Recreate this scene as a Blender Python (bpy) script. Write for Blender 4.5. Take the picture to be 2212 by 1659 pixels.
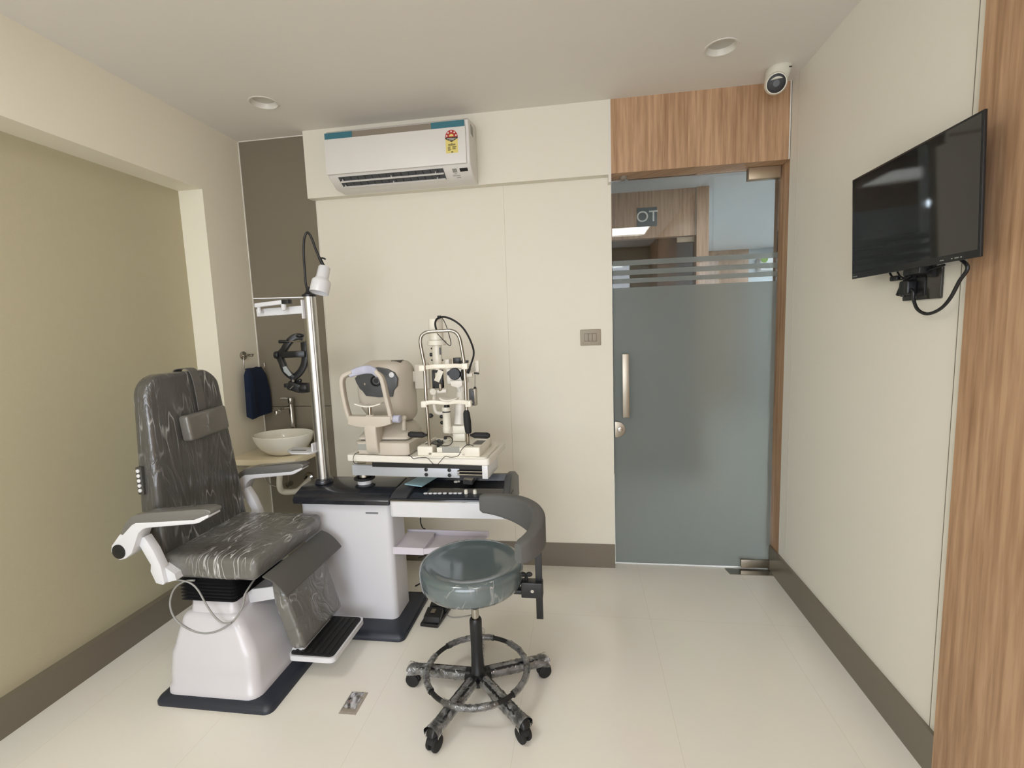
import bpy, bmesh, math, random
from mathutils import Vector, Matrix, noise
random.seed(7)
PI = math.pi
for o in list(bpy.data.objects): bpy.data.objects.remove(o, do_unlink=True)
S = bpy.context.scene
COL = S.collection

# ------------------------------------------------------------------ camera
FPX, CAMZ = 1030.05, 1.3425
RV = Vector((0.9892112, 0.14227467, -0.03491603))
UV = Vector((0.01824844, 0.11681331, 0.99298623))
FV = Vector((-0.14535544, 0.98291026, -0.11295674))
CP = Vector((0, 0, CAMZ))
cd = bpy.data.cameras.new('camera'); cam = bpy.data.objects.new('camera', cd); COL.objects.link(cam)
cd.sensor_width = 36; cd.lens = FPX / 2212 * 36; cd.clip_start = .02
M = Matrix((RV, UV, -FV)).transposed().to_4x4(); M.translation = CP
cam.matrix_world = M
S.camera = cam

# ------------------------------------------------------------------ world, exposure
w = bpy.data.worlds.new('world'); S.world = w; w.use_nodes = True
w.node_tree.nodes['Background'].inputs[0].default_value = (.92, .97, 1.06, 1)
w.node_tree.nodes['Background'].inputs[1].default_value = 3.6
S.view_settings.view_transform = 'Standard'; S.view_settings.look = 'None'
S.view_settings.gamma = 1; S.view_settings.use_curve_mapping = False
S.view_settings.exposure = 0.68
PANEL_W = 11.0      # emission of the ceiling panels in the room
CORR_W = 20.0        # emission of the corridor panel

def at(px, py, X=None, Y=None, Z=None):
    "point of the place seen at a pixel of the photograph, on the plane X=, Y= or Z="
    d = RV * ((px - 1106) / FPX) - UV * ((py - 829.5) / FPX) + FV
    t = (X - CP.x) / d.x if X is not None else (Y - CP.y) / d.y if Y is not None else (Z - CP.z) / d.z
    return CP + d * t

# room numbers
D, LX, RX, HC, YB = 2.586, -1.897, .995, 2.45, -1.9
GX, DX, BB, HZ, BY = -1.451, .165, .125, 2.10, 2.535
YD = 2.63

# ------------------------------------------------------------------ materials
def lin(c):
    return tuple(((v / 255) / 12.92 if v / 255 <= .04045 else ((v / 255 + .055) / 1.055) ** 2.4) for v in c)
MATS = {}
def mat(name, col, rough=.5, metal=0., spec=.5, coat=0., coat_rough=.05, bump=0., bscale=60., bstretch=(1, 1, 1),
        var=0., vscale=3., trans=0., sheen=0.):
    if name in MATS: return MATS[name]
    m = bpy.data.materials.new(name); m.use_nodes = True; nt = m.node_tree; N = nt.nodes; Lk = nt.links
    b = N['Principled BSDF']; c = lin(col)
    b.inputs['Base Color'].default_value = (*c, 1); b.inputs['Roughness'].default_value = rough
    b.inputs['Metallic'].default_value = metal; b.inputs['Specular IOR Level'].default_value = spec
    b.inputs['Coat Weight'].default_value = coat; b.inputs['Coat Roughness'].default_value = coat_rough
    b.inputs['Sheen Weight'].default_value = sheen
    tc = N.new('ShaderNodeTexCoord'); mp = N.new('ShaderNodeMapping'); mp.inputs['Scale'].default_value = bstretch
    Lk.new(tc.outputs['Object'], mp.inputs[0])
    nz = N.new('ShaderNodeTexNoise'); nz.inputs['Scale'].default_value = vscale; nz.inputs['Detail'].default_value = 4
    Lk.new(mp.outputs[0], nz.inputs[0])
    mx = N.new('ShaderNodeMix'); mx.data_type = 'RGBA'
    v = max(var, .015)
    mx.inputs[6].default_value = (*[x * (1 - v) for x in c], 1); mx.inputs[7].default_value = (*[min(1, x * (1 + v)) for x in c], 1)
    Lk.new(nz.outputs[0], mx.inputs[0]); Lk.new(mx.outputs[2], b.inputs['Base Color'])
    if bump > 0:
        n2 = N.new('ShaderNodeTexNoise'); n2.inputs['Scale'].default_value = bscale; n2.inputs['Detail'].default_value = 3
        Lk.new(mp.outputs[0], n2.inputs[0])
        bp = N.new('ShaderNodeBump'); bp.inputs['Strength'].default_value = bump; bp.inputs['Distance'].default_value = .002
        Lk.new(n2.outputs[0], bp.inputs['Height']); Lk.new(bp.outputs[0], b.inputs['Normal'])
    MATS[name] = m; return m

def emis(name, col, strength):
    m = bpy.data.materials.new(name); m.use_nodes = True; nt = m.node_tree
    e = nt.nodes.new('ShaderNodeEmission'); e.inputs[0].default_value = (*lin(col), 1); e.inputs[1].default_value = strength
    nt.links.new(e.outputs[0], nt.nodes['Material Output'].inputs[0]); MATS[name] = m; return m

def wood(name, light, dark, vertical='Z', scale=1.0):
    m = bpy.data.materials.new(name); m.use_nodes = True; nt = m.node_tree; N = nt.nodes; Lk = nt.links
    b = N['Principled BSDF']; b.inputs['Roughness'].default_value = .42; b.inputs['Specular IOR Level'].default_value = .35
    tc = N.new('ShaderNodeTexCoord')
    # plank index along the horizontal, grain stretched along z
    sx = N.new('ShaderNodeSeparateXYZ'); Lk.new(tc.outputs['Object'], sx.inputs[0])
    hz = N.new('ShaderNodeMath'); hz.operation = 'ADD'; Lk.new(sx.outputs[0], hz.inputs[0]); Lk.new(sx.outputs[1], hz.inputs[1])
    pk = N.new('ShaderNodeMath'); pk.operation = 'MULTIPLY'; pk.inputs[1].default_value = 6.2 * scale; Lk.new(hz.outputs[0], pk.inputs[0])
    fl = N.new('ShaderNodeMath'); fl.operation = 'FLOOR'; Lk.new(pk.outputs[0], fl.inputs[0])
    wn = N.new('ShaderNodeTexWhiteNoise'); wn.noise_dimensions = '1D'; Lk.new(fl.outputs[0], wn.inputs['W'])
    off = N.new('ShaderNodeMath'); off.operation = 'MULTIPLY'; off.inputs[1].default_value = 3.0; Lk.new(wn.outputs[0], off.inputs[0])
    cz = N.new('ShaderNodeCombineXYZ'); Lk.new(hz.outputs[0], cz.inputs[0])
    zz = N.new('ShaderNodeMath'); zz.operation = 'MULTIPLY_ADD'; zz.inputs[1].default_value = .055; Lk.new(sx.outputs[2], zz.inputs[0]); Lk.new(off.outputs[0], zz.inputs[2])
    Lk.new(zz.outputs[0], cz.inputs[2]); Lk.new(off.outputs[0], cz.inputs[1])
    n1 = N.new('ShaderNodeTexNoise'); n1.inputs['Scale'].default_value = 30 * scale; n1.inputs['Detail'].default_value = 6; n1.inputs['Roughness'].default_value = .62
    n1.inputs['Distortion'].default_value = .3; Lk.new(cz.outputs[0], n1.inputs[0])
    n2 = N.new('ShaderNodeTexNoise'); n2.inputs['Scale'].default_value = 110 * scale; n2.inputs['Detail'].default_value = 5; Lk.new(cz.outputs[0], n2.inputs[0])
    wv = N.new('ShaderNodeTexWave'); wv.wave_type = 'BANDS'; wv.bands_direction = 'X'; wv.inputs['Scale'].default_value = 9 * scale
    wv.inputs['Distortion'].default_value = 4; wv.inputs['Detail'].default_value = 3; wv.inputs['Detail Scale'].default_value = 1.6
    Lk.new(cz.outputs[0], wv.inputs[0])
    a1 = N.new('ShaderNodeMath'); a1.operation = 'MULTIPLY_ADD'; a1.inputs[1].default_value = .55; Lk.new(n1.outputs[0], a1.inputs[0])
    a2 = N.new('ShaderNodeMath'); a2.operation = 'MULTIPLY_ADD'; a2.inputs[1].default_value = .36; a2.inputs[2].default_value = 0; Lk.new(n2.outputs[0], a2.inputs[0])
    a3 = N.new('ShaderNodeMath'); a3.operation = 'MULTIPLY_ADD'; a3.inputs[1].default_value = .07; Lk.new(wv.outputs[1], a3.inputs[0]); Lk.new(a2.outputs[0], a3.inputs[2])
    a4 = N.new('ShaderNodeMath'); a4.operation = 'MULTIPLY_ADD'; a4.inputs[1].default_value = .07; Lk.new(wn.outputs[0], a4.inputs[0]); Lk.new(a3.outputs[0], a4.inputs[2])
    Lk.new(a4.outputs[0], a1.inputs[2])
    cr = N.new('ShaderNodeValToRGB'); cr.color_ramp.elements[0].position = .36; cr.color_ramp.elements[1].position = .64
    cr.color_ramp.elements[0].color = (*lin(dark), 1); cr.color_ramp.elements[1].color = (*lin(light), 1)
    Lk.new(a1.outputs[0], cr.inputs[0]); Lk.new(cr.outputs[0], b.inputs['Base Color'])
    MATS[name] = m; return m

def glassy(name, tint=(1, 1, 1), refl=1.0, rough=0., bump=0., bscale=30, haze=0.):
    "thin clear sheet: passes light straight through, reflects by angle"
    m = bpy.data.materials.new(name); m.use_nodes = True; nt = m.node_tree; N = nt.nodes; Lk = nt.links
    for n in list(N):
        if n.type != 'OUTPUT_MATERIAL': N.remove(n)
    t = N.new('ShaderNodeBsdfTransparent'); t.inputs[0].default_value = (*tint, 1)
    g = N.new('ShaderNodeBsdfGlossy'); g.inputs['Roughness'].default_value = rough
    fr = N.new('ShaderNodeFresnel'); fr.inputs[0].default_value = 1.5
    mu = N.new('ShaderNodeMath'); mu.operation = 'MULTIPLY'; mu.inputs[1].default_value = refl; mu.use_clamp = True
    mx = N.new('ShaderNodeMixShader'); Lk.new(fr.outputs[0], mu.inputs[0]); Lk.new(mu.outputs[0], mx.inputs[0])
    if haze:
        df = N.new('ShaderNodeBsdfDiffuse'); df.inputs[0].default_value = (.75, .75, .74, 1); hm = N.new('ShaderNodeMixShader')
        hn = N.new('ShaderNodeTexNoise'); hn.inputs['Scale'].default_value = bscale; hn.inputs['Detail'].default_value = 4; hc = N.new('ShaderNodeTexCoord'); Lk.new(hc.outputs['Object'], hn.inputs[0])
        hr = N.new('ShaderNodeMapRange'); hr.inputs[1].default_value = .42; hr.inputs[2].default_value = .68; hr.inputs[3].default_value = haze * .25; hr.inputs[4].default_value = haze * 1.6
        Lk.new(hn.outputs[0], hr.inputs[0]); Lk.new(hr.outputs[0], hm.inputs[0]); Lk.new(t.outputs[0], hm.inputs[1]); Lk.new(df.outputs[0], hm.inputs[2]); t = hm
    Lk.new(t.outputs[0], mx.inputs[1]); Lk.new(g.outputs[0], mx.inputs[2]); Lk.new(mx.outputs[0], N['Material Output'].inputs[0])
    if bump:
        nz = N.new('ShaderNodeTexNoise'); nz.inputs['Scale'].default_value = bscale; nz.inputs['Detail'].default_value = 3
        tc = N.new('ShaderNodeTexCoord'); Lk.new(tc.outputs['Object'], nz.inputs[0])
        bp = N.new('ShaderNodeBump'); bp.inputs['Strength'].default_value = bump; bp.inputs['Distance'].default_value = .01
        Lk.new(nz.outputs[0], bp.inputs['Height']); Lk.new(bp.outputs[0], g.inputs['Normal']); Lk.new(bp.outputs[0], fr.inputs['Normal'])
    MATS[name] = m; return m

def frost(name, col):
    m = bpy.data.materials.new(name); m.use_nodes = True; nt = m.node_tree; N = nt.nodes; Lk = nt.links
    b = N['Principled BSDF']; b.inputs['Base Color'].default_value = (*lin(col), 1); b.inputs['Roughness'].default_value = .35
    b.inputs['Specular IOR Level'].default_value = .45
    t = N.new('ShaderNodeBsdfTranslucent'); t.inputs[0].default_value = (.78, .82, .80, 1)
    g = N.new('ShaderNodeBsdfRefraction'); g.inputs['Roughness'].default_value = .32; g.inputs['IOR'].default_value = 1.35; g.inputs[0].default_value = (.86, .88, .86, 1)
    m1 = N.new('ShaderNodeMixShader'); m1.inputs[0].default_value = .62; Lk.new(t.outputs[0], m1.inputs[1]); Lk.new(g.outputs[0], m1.inputs[2])
    mx = N.new('ShaderNodeMixShader'); mx.inputs[0].default_value = .78
    Lk.new(b.outputs[0], mx.inputs[1]); Lk.new(m1.outputs[0], mx.inputs[2]); Lk.new(mx.outputs[0], N['Material Output'].inputs[0])
    MATS[name] = m; return m

def film(name, base, dark=.75, scale=9., stretch=(1, 1, 1), strength=.8, rough=.5):
    "leatherette under a stretched clear plastic film: glossy wrinkled coat"
    m = bpy.data.materials.new(name); m.use_nodes = True; nt = m.node_tree; N = nt.nodes; Lk = nt.links
    b = N['Principled BSDF']; c = lin(base); b.inputs['Roughness'].default_value = rough
    b.inputs['Coat Weight'].default_value = 1; b.inputs['Coat Roughness'].default_value = .07; b.inputs['Coat IOR'].default_value = 1.55
    tc = N.new('ShaderNodeTexCoord'); mp = N.new('ShaderNodeMapping'); mp.inputs['Scale'].default_value = stretch
    mp.inputs['Rotation'].default_value = (.3, .25, .5)
    Lk.new(tc.outputs['Object'], mp.inputs[0])
    n1 = N.new('ShaderNodeTexNoise'); n1.inputs['Scale'].default_value = scale; n1.inputs['Detail'].default_value = 5
    n1.inputs['Distortion'].default_value = 1.6; Lk.new(mp.outputs[0], n1.inputs[0])
    rg = N.new('ShaderNodeMath'); rg.operation = 'SUBTRACT'; rg.inputs[1].default_value = .5; Lk.new(n1.outputs[0], rg.inputs[0])
    ra = N.new('ShaderNodeMath'); ra.operation = 'ABSOLUTE'; Lk.new(rg.outputs[0], ra.inputs[0])
    rp_ = N.new('ShaderNodeMath'); rp_.operation = 'POWER'; rp_.inputs[1].default_value = .6; Lk.new(ra.outputs[0], rp_.inputs[0])
    n2 = N.new('ShaderNodeTexNoise'); n2.inputs['Scale'].default_value = scale * .45; n2.inputs['Detail'].default_value = 4; Lk.new(tc.outputs['Object'], n2.inputs[0])
    mx = N.new('ShaderNodeMix'); mx.data_type = 'RGBA'; mx.inputs[6].default_value = (*[x * dark for x in c], 1); mx.inputs[7].default_value = (*[x * 1.2 for x in c], 1)
    rp = N.new('ShaderNodeMapRange'); rp.inputs[1].default_value = 3.65; rp.inputs[2].default_value = .65
    Lk.new(n2.outputs[0], rp.inputs[0]); Lk.new(rp.outputs[0], mx.inputs[0]); Lk.new(mx.outputs[2], b.inputs['Base Color'])
    bp = N.new('ShaderNodeBump'); bp.inputs['Strength'].default_value = strength; bp.inputs['Distance'].default_value = .012
    Lk.new(rp_.outputs[0], bp.inputs['Height']); Lk.new(bp.outputs[0], b.inputs['Coat Normal'])
    MATS[name] = m; return m

def painted_glints(name, scale, stretch, rot=(0, 0, 0), amount=.6, width=.035, mscale=5., mlo=.5, mhi=.62):
    "clear stretch film with white crease highlights painted into its colour"
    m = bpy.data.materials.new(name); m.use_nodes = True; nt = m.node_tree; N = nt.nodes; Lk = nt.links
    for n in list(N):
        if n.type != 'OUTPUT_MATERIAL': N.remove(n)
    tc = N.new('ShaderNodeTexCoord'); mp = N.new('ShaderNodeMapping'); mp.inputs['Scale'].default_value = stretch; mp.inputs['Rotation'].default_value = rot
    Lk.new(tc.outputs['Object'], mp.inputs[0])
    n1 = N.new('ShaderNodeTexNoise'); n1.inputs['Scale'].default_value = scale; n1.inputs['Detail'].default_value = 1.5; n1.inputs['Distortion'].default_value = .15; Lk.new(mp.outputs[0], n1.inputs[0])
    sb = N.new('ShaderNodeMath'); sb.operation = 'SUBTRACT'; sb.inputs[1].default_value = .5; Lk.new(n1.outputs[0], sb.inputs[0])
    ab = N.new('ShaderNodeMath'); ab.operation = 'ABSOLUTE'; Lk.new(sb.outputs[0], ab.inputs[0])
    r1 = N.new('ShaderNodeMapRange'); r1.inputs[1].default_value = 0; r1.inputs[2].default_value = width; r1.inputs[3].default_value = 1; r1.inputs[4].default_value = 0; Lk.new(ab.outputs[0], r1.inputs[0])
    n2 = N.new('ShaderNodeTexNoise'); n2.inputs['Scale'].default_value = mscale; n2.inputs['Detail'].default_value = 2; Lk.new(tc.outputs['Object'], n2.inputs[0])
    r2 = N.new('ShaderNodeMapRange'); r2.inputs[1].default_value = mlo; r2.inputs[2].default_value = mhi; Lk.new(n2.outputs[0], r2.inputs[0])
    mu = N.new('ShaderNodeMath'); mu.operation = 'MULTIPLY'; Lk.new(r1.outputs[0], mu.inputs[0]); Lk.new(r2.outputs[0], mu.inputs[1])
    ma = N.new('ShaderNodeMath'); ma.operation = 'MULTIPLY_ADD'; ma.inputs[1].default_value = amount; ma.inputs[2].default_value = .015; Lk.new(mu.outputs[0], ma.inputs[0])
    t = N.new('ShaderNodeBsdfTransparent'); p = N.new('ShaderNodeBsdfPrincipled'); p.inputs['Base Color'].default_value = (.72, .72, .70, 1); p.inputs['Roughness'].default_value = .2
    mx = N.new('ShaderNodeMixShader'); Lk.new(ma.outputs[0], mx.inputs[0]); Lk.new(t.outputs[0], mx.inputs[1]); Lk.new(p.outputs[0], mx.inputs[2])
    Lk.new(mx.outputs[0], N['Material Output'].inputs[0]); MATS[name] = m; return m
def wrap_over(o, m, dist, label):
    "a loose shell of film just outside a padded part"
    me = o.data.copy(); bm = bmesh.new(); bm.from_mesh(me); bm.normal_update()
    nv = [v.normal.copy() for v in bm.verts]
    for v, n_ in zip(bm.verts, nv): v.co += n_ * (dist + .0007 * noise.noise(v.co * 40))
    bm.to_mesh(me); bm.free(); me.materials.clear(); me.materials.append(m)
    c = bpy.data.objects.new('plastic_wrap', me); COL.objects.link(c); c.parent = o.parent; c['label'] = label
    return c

def tilefloor():
    m = bpy.data.materials.new('floor_tile'); m.use_nodes = True; nt = m.node_tree; N = nt.nodes; Lk = nt.links
    b = N['Principled BSDF']; b.inputs['Roughness'].default_value = .16; b.inputs['Specular IOR Level'].default_value = .5
    tc = N.new('ShaderNodeTexCoord'); mp = N.new('ShaderNodeMapping'); mp.inputs['Location'].default_value = (1.30, 0, 0)
    Lk.new(tc.outputs['Object'], mp.inputs[0])
    br = N.new('ShaderNodeTexBrick'); br.offset = 0; br.squash = 1
    br.inputs['Scale'].default_value = 1; br.inputs['Brick Width'].default_value = .53; br.inputs['Row Height'].default_value = 1.06
    br.inputs['Mortar Size'].default_value = .0010; br.inputs['Mortar Smooth'].default_value = .3
    c = lin((236, 232, 221))
    br.inputs['Color1'].default_value = (*c, 1); br.inputs['Color2'].default_value = (*[x * .985 for x in c], 1)
    br.inputs['Mortar'].default_value = (*lin((222, 216, 200)), 1)
    Lk.new(mp.outputs[0], br.inputs[0])
    nz = N.new('ShaderNodeTexNoise'); nz.inputs['Scale'].default_value = 4; nz.inputs['Detail'].default_value = 6; Lk.new(tc.outputs['Object'], nz.inputs[0])
    mx = N.new('ShaderNodeMix'); mx.data_type = 'RGBA'; mx.blend_type = 'MULTIPLY'; mx.inputs[0].default_value = .06
    Lk.new(br.outputs[0], mx.inputs[6]); Lk.new(nz.outputs['Color'], mx.inputs[7]); Lk.new(mx.outputs[2], b.inputs['Base Color'])
    MATS['floor_tile'] = m; return m

M_FLOOR = tilefloor()
M_CREAM = mat('cream_paint', (226, 221, 206), .55, bump=.08, bscale=220)
M_CREAM2 = mat('cream_paint_left', (235, 230, 212), .6, bump=.08, bscale=220)
M_RIGHT = mat('grey_cream_laminate', (234, 230, 218), .5, bump=.06, bscale=300)
M_CEIL = mat('ceiling_paint', (224, 219, 211), .75)
M_OLIVE = mat('olive_wallpaper', (186, 179, 150), .7, bump=.25, bscale=500, var=.03, vscale=40)
M_TAUPE = mat('taupe_tile', (122, 114, 98), .3, var=.04, vscale=2)
M_SKIRT = mat('taupe_skirting', (116, 108, 94), .28, var=.05, vscale=4)
M_WOOD = wood('oak_laminate', (196, 160, 126), (148, 112, 82))
M_WOOD2 = wood('oak_laminate_corridor', (196, 164, 134), (158, 124, 98))
M_WHITE = mat('white_enamel', (218, 219, 222), .32, coat=.3)
M_WHITE2 = mat('chair_base_white', (205, 203, 206), .3, coat=.4, coat_rough=.1)
M_CERAMIC = mat('white_ceramic', (226, 222, 208), .12, coat=.5)
M_PLAST = mat('white_plastic', (224, 220, 210), .38)
M_ACW = mat('air_conditioner_white', (220, 217, 212), .4)
M_GREIGE = mat('instrument_plastic', (192, 184, 170), .45)
M_IVORY = mat('ivory_enamel', (228, 224, 210), .3)
M_BLACK = mat('black_plastic', (26, 27, 29), .35)
M_GLOSSB = mat('gloss_black', (36, 38, 44), .24, coat=.3)
M_NAVY = mat('dark_navy_plastic', (42, 46, 56), .38, bump=.15, bscale=400)
M_RUBBER = mat('black_rubber', (24, 24, 25), .7)
M_CHROME = mat('chrome', (176, 172, 164), .16, metal=1)
M_STEEL = mat('brushed_steel', (164, 156, 142), .38, metal=1)
M_POLE = mat('pole_steel', (196, 195, 192), .3, metal=1)
M_GREYPAD = mat('grey_leatherette', (98, 96, 92), .55, bump=.2, bscale=500)
M_GREYW = film('grey_leatherette_in_film', (58, 57, 54), .72, 9, (1, 1.3, .35), 1.0)
M_GREYW2 = film('grey_seat_in_film', (86, 85, 80), .8, 9, (.6, 1.2, 1), .9)
M_STOOLW = film('slate_seat_in_film', (76, 88, 90), .92, 3, (1, 1, 1), .03, .25)
M_TOWEL = mat('navy_towel', (14, 30, 54), .95, bump=.6, bscale=500, sheen=0)
M_FILM = glassy('clear_film', (.93, .93, .93), 2.6, .08, 1., 40, .20)
M_FILM2 = glassy('clear_seat_film', (.95, .95, .95), 1.2, .05, .5, 25, .03)
M_GLASS = glassy('clear_glass', (.78, .80, .79), 1.3)
M_FROST = frost('frosted_film', (176, 178, 173))
M_SCREEN = mat('screen_black', (10, 11, 13), .05, coat=.3)
M_GREYC = mat('grey_cable', (150, 150, 146), .5)
M_TEAL = mat('teal_tape', (52, 110, 124), .5)
M_GRILL = mat('grey_grille', (132, 122, 108), .6)
M_LENS = mat('dark_lens', (16, 16, 17), .45)
M_DGREY = mat('charcoal_plastic', (74, 76, 78), .4)
M_LILAC = mat('lilac_silicone', (176, 178, 196), .5)
M_SWITCH = mat('bronze_switch', (158, 148, 130), .45)
M_YEL = mat('label_yellow', (222, 206, 120), .6)
M_RED = mat('label_red', (176, 44, 40), .6)
M_PAPER = mat('paper_white', (232, 230, 222), .7)
M_INK = mat('ink_dark', (60, 56, 44), .7)
M_BLUEP = mat('booklet_blue', (150, 186, 196), .5, var=.15, vscale=30)
M_BOXF = mat('grey_floor_box', (170, 160, 148), .5, var=.12, vscale=40)
M_PAPERG = mat('grey_print', (150, 150, 144), .6)

# ------------------------------------------------------------------ mesh helpers
def merge(bm, t, mtx=None):
    if mtx is not None: bmesh.ops.transform(t, matrix=mtx, verts=t.verts)
    vm = {}
    for v in t.verts: vm[v] = bm.verts.new(v.co)
    for f in t.faces:
        try: bm.faces.new([vm[v] for v in f.verts])
        except ValueError: pass
    t.free()
def box(bm, x0, x1, y0, y1, z0, z1, bev=0., seg=2, mtx=None):
    t = bmesh.new(); bmesh.ops.create_cube(t, size=1)
    for v in t.verts: v.co = Vector(((x0 + x1) / 2 + v.co.x * (x1 - x0), (y0 + y1) / 2 + v.co.y * (y1 - y0), (z0 + z1) / 2 + v.co.z * (z1 - z0)))
    if bev > 0: bmesh.ops.bevel(t, geom=t.edges[:], offset=bev, segments=seg, profile=.5, affect='EDGES')
    merge(bm, t, mtx)
def prism(bm, pts, axis, a, b, bev=0., seg=2, mtx=None):
    t = bmesh.new()
    def mk(p, q):
        return Vector((q, p[0], p[1])) if axis == 'X' else Vector((p[0], q, p[1])) if axis == 'Y' else Vector((p[0], p[1], q))
    A = [t.verts.new(mk(p, a)) for p in pts]; B = [t.verts.new(mk(p, b)) for p in pts]; n = len(pts)
    t.faces.new(A[::-1]); t.faces.new(B)
    for i in range(n): t.faces.new([A[i], A[(i + 1) % n], B[(i + 1) % n], B[i]])
    bmesh.ops.recalc_face_normals(t, faces=t.faces[:])
    if bev > 0:
        sA, sB = set(A), set(B)
        ed = [e for e in t.edges if (e.verts[0] in sA and e.verts[1] in sA) or (e.verts[0] in sB and e.verts[1] in sB)]
        bmesh.ops.bevel(t, geom=ed, offset=bev, segments=seg, profile=.5, affect='EDGES')
    merge(bm, t, mtx)
def crom(pts, n=6, closed=False):
    P = [Vector(p) for p in pts]
    if len(P) < 3: return P
    out = []
    m = len(P)
    rng = range(m) if closed else range(m - 1)
    for i in rng:
        if closed: p0, p1, p2, p3 = P[(i - 1) % m], P[i], P[(i + 1) % m], P[(i + 2) % m]
        else: p0, p1, p2, p3 = P[max(i - 1, 0)], P[i], P[i + 1], P[min(i + 2, m - 1)]
        for k in range(n):
            t = k / n
            out.append(.5 * ((2 * p1) + (p2 - p0) * t + (2 * p0 - 5 * p1 + 4 * p2 - p3) * t * t + (-p0 + 3 * p1 - 3 * p2 + p3) * t ** 3))
    if not closed: out.append(P[-1])
    return out
def sweep(bm, path, secfn, closed=False, cap=True, up=Vector((0, 0, 1)), fixed_up=False):
    "secfn(i, u) -> list of (a, b) offsets along side and up vectors"
    n = len(path); rings = []
    prevn = None
    for i, p in enumerate(path):
        a = path[(i - 1) % n] if closed or i > 0 else path[0]; b = path[(i + 1) % n] if closed or i < n - 1 else path[-1]
        t = (b - a); t.normalize()
        if fixed_up or prevn is None:
            ref = up if abs(t.dot(up)) < .98 else Vector((1, 0, 0))
            nn = ref - t * ref.dot(t); nn.normalize()
        else:
            nn = prevn - t * prevn.dot(t); nn.normalize()
        prevn = nn; s = t.cross(nn)
        rings.append([bm.verts.new(p + s * q[0] + nn * q[1]) for q in secfn(i, i / max(1, n - 1))])
    k = len(rings[0])
    for i in range(n if closed else n - 1):
        A, B = rings[i], rings[(i + 1) % n]
        for j in range(k): bm.faces.new([A[j], A[(j + 1) % k], B[(j + 1) % k], B[j]])
    if cap and not closed:
        bm.faces.new(rings[0][::-1]); bm.faces.new(rings[-1])
def tube(bm, pts, r, n=10, smooth=6, closed=False):
    path = crom(pts, smooth, closed) if smooth else [Vector(p) for p in pts]
    m = len(path)
    def sec(i, u):
        rr = r if not isinstance(r, (list, tuple)) else r[0] + (r[1] - r[0]) * u
        return [(rr * math.cos(2 * PI * k / n), rr * math.sin(2 * PI * k / n)) for k in range(n)]
    sweep(bm, path, sec, closed)
def lathe(bm, prof, origin, axis=(0, 0, 1), n=40):
    ax = Vector(axis).normalized(); q = Vector((0, 0, 1)).rotation_difference(ax).to_matrix(); o = Vector(origin)
    rings = []
    for r, z in prof:
        if r < 1e-6: rings.append([bm.verts.new(o + q @ Vector((0, 0, z)))])
        else: rings.append([bm.verts.new(o + q @ Vector((r * math.cos(2 * PI * k / n), r * math.sin(2 * PI * k / n), z))) for k in range(n)])
    for A, B in zip(rings, rings[1:]):
        for k in range(n):
            k2 = (k + 1) % n
            if len(A) == 1 and len(B) == 1: break
            if len(A) == 1: bm.faces.new([A[0], B[k2], B[k]])
            elif len(B) == 1: bm.faces.new([A[k], A[k2], B[0]])
            else: bm.faces.new([A[k], A[k2], B[k2], B[k]])
def cyl(bm, p0, p1, r0, r1=None, n=28, bev=0.):
    p0 = Vector(p0); p1 = Vector(p1); r1 = r0 if r1 is None else r1; h = (p1 - p0).length
    if bev: prof = [(0, 0), (r0 - bev, 0), (r0 - bev * .3, bev * .3), (r0, bev), (r1, h - bev), (r1 - bev * .3, h - bev * .3), (r1 - bev, h), (0, h)]
    else: prof = [(0, 0), (r0, 0), (r1, h), (0, h)]
    lathe(bm, prof, p0, p1 - p0, n)
def sphere(bm, c, r, sc=(1, 1, 1), seg=20, rings=12):
    t = bmesh.new(); bmesh.ops.create_uvsphere(t, u_segments=seg, v_segments=rings, radius=r)
    for v in t.verts: v.co = Vector((v.co.x * sc[0], v.co.y * sc[1], v.co.z * sc[2])) + Vector(c)
    merge(bm, t)
def rrect(x0, x1, y0, y1, r, n=5):
    out = []
    for cx, cy, a in ((x1 - r, y1 - r, 0), (x0 + r, y1 - r, 90), (x0 + r, y0 + r, 180), (x1 - r, y0 + r, 270)):
        for k in range(n + 1):
            t = math.radians(a + 90 * k / n); out.append((cx + r * math.cos(t), cy + r * math.sin(t)))
    return out
def loft(bm, secs, cap=True, closed=True):
    R_ = [[bm.verts.new(p) for p in s] for s in secs]; k = len(R_[0])
    for A, B in zip(R_, R_[1:]):
        for j in range(k if closed else k - 1): bm.faces.new([A[j], A[(j + 1) % k], B[(j + 1) % k], B[j]])
    if cap: bm.faces.new(R_[0][::-1]); bm.faces.new(R_[-1])
def quad(bm, *p): bm.faces.new([bm.verts.new(Vector(q)) for q in p])

def ob(name, bm, material, parent=None, ang=40, smooth=True, label=None):
    "link one mesh; vertices come in world coordinates, a child is shifted to its thing's base"
    bmesh.ops.recalc_face_normals(bm, faces=bm.faces[:])
    me = bpy.data.meshes.new(name); bm.to_mesh(me); bm.free()
    if smooth:
        for p in me.polygons: p.use_smooth = True
        me.set_sharp_from_angle(angle=math.radians(ang))
    me.materials.append(material)
    o = bpy.data.objects.new(name, me); COL.objects.link(o)
    if parent is not None:
        base = Vector((0, 0, 0)); q = parent
        while q is not None: base = base + q.location; q = q.parent
        me.transform(Matrix.Translation(-base)); o.parent = parent
    if label: o['label'] = label
    return o
def thing(name, loc, label, cat, group=None):
    o = bpy.data.objects.new(name, None); COL.objects.link(o); o.location = loc; o.empty_display_size = .1
    o['label'] = label; o['category'] = cat
    if group: o['group'] = group
    return o
def tag(o, label, cat, group=None):
    o['label'] = label; o['category'] = cat
    if group: o['group'] = group
    return o
def struct(name, bm, m, parent=None, **k):
    o = ob(name, bm, m, parent, **k); o['kind'] = 'structure'
    return o
def B(*a, **k):
    bm = bmesh.new(); box(bm, *a, **k); return bm
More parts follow.
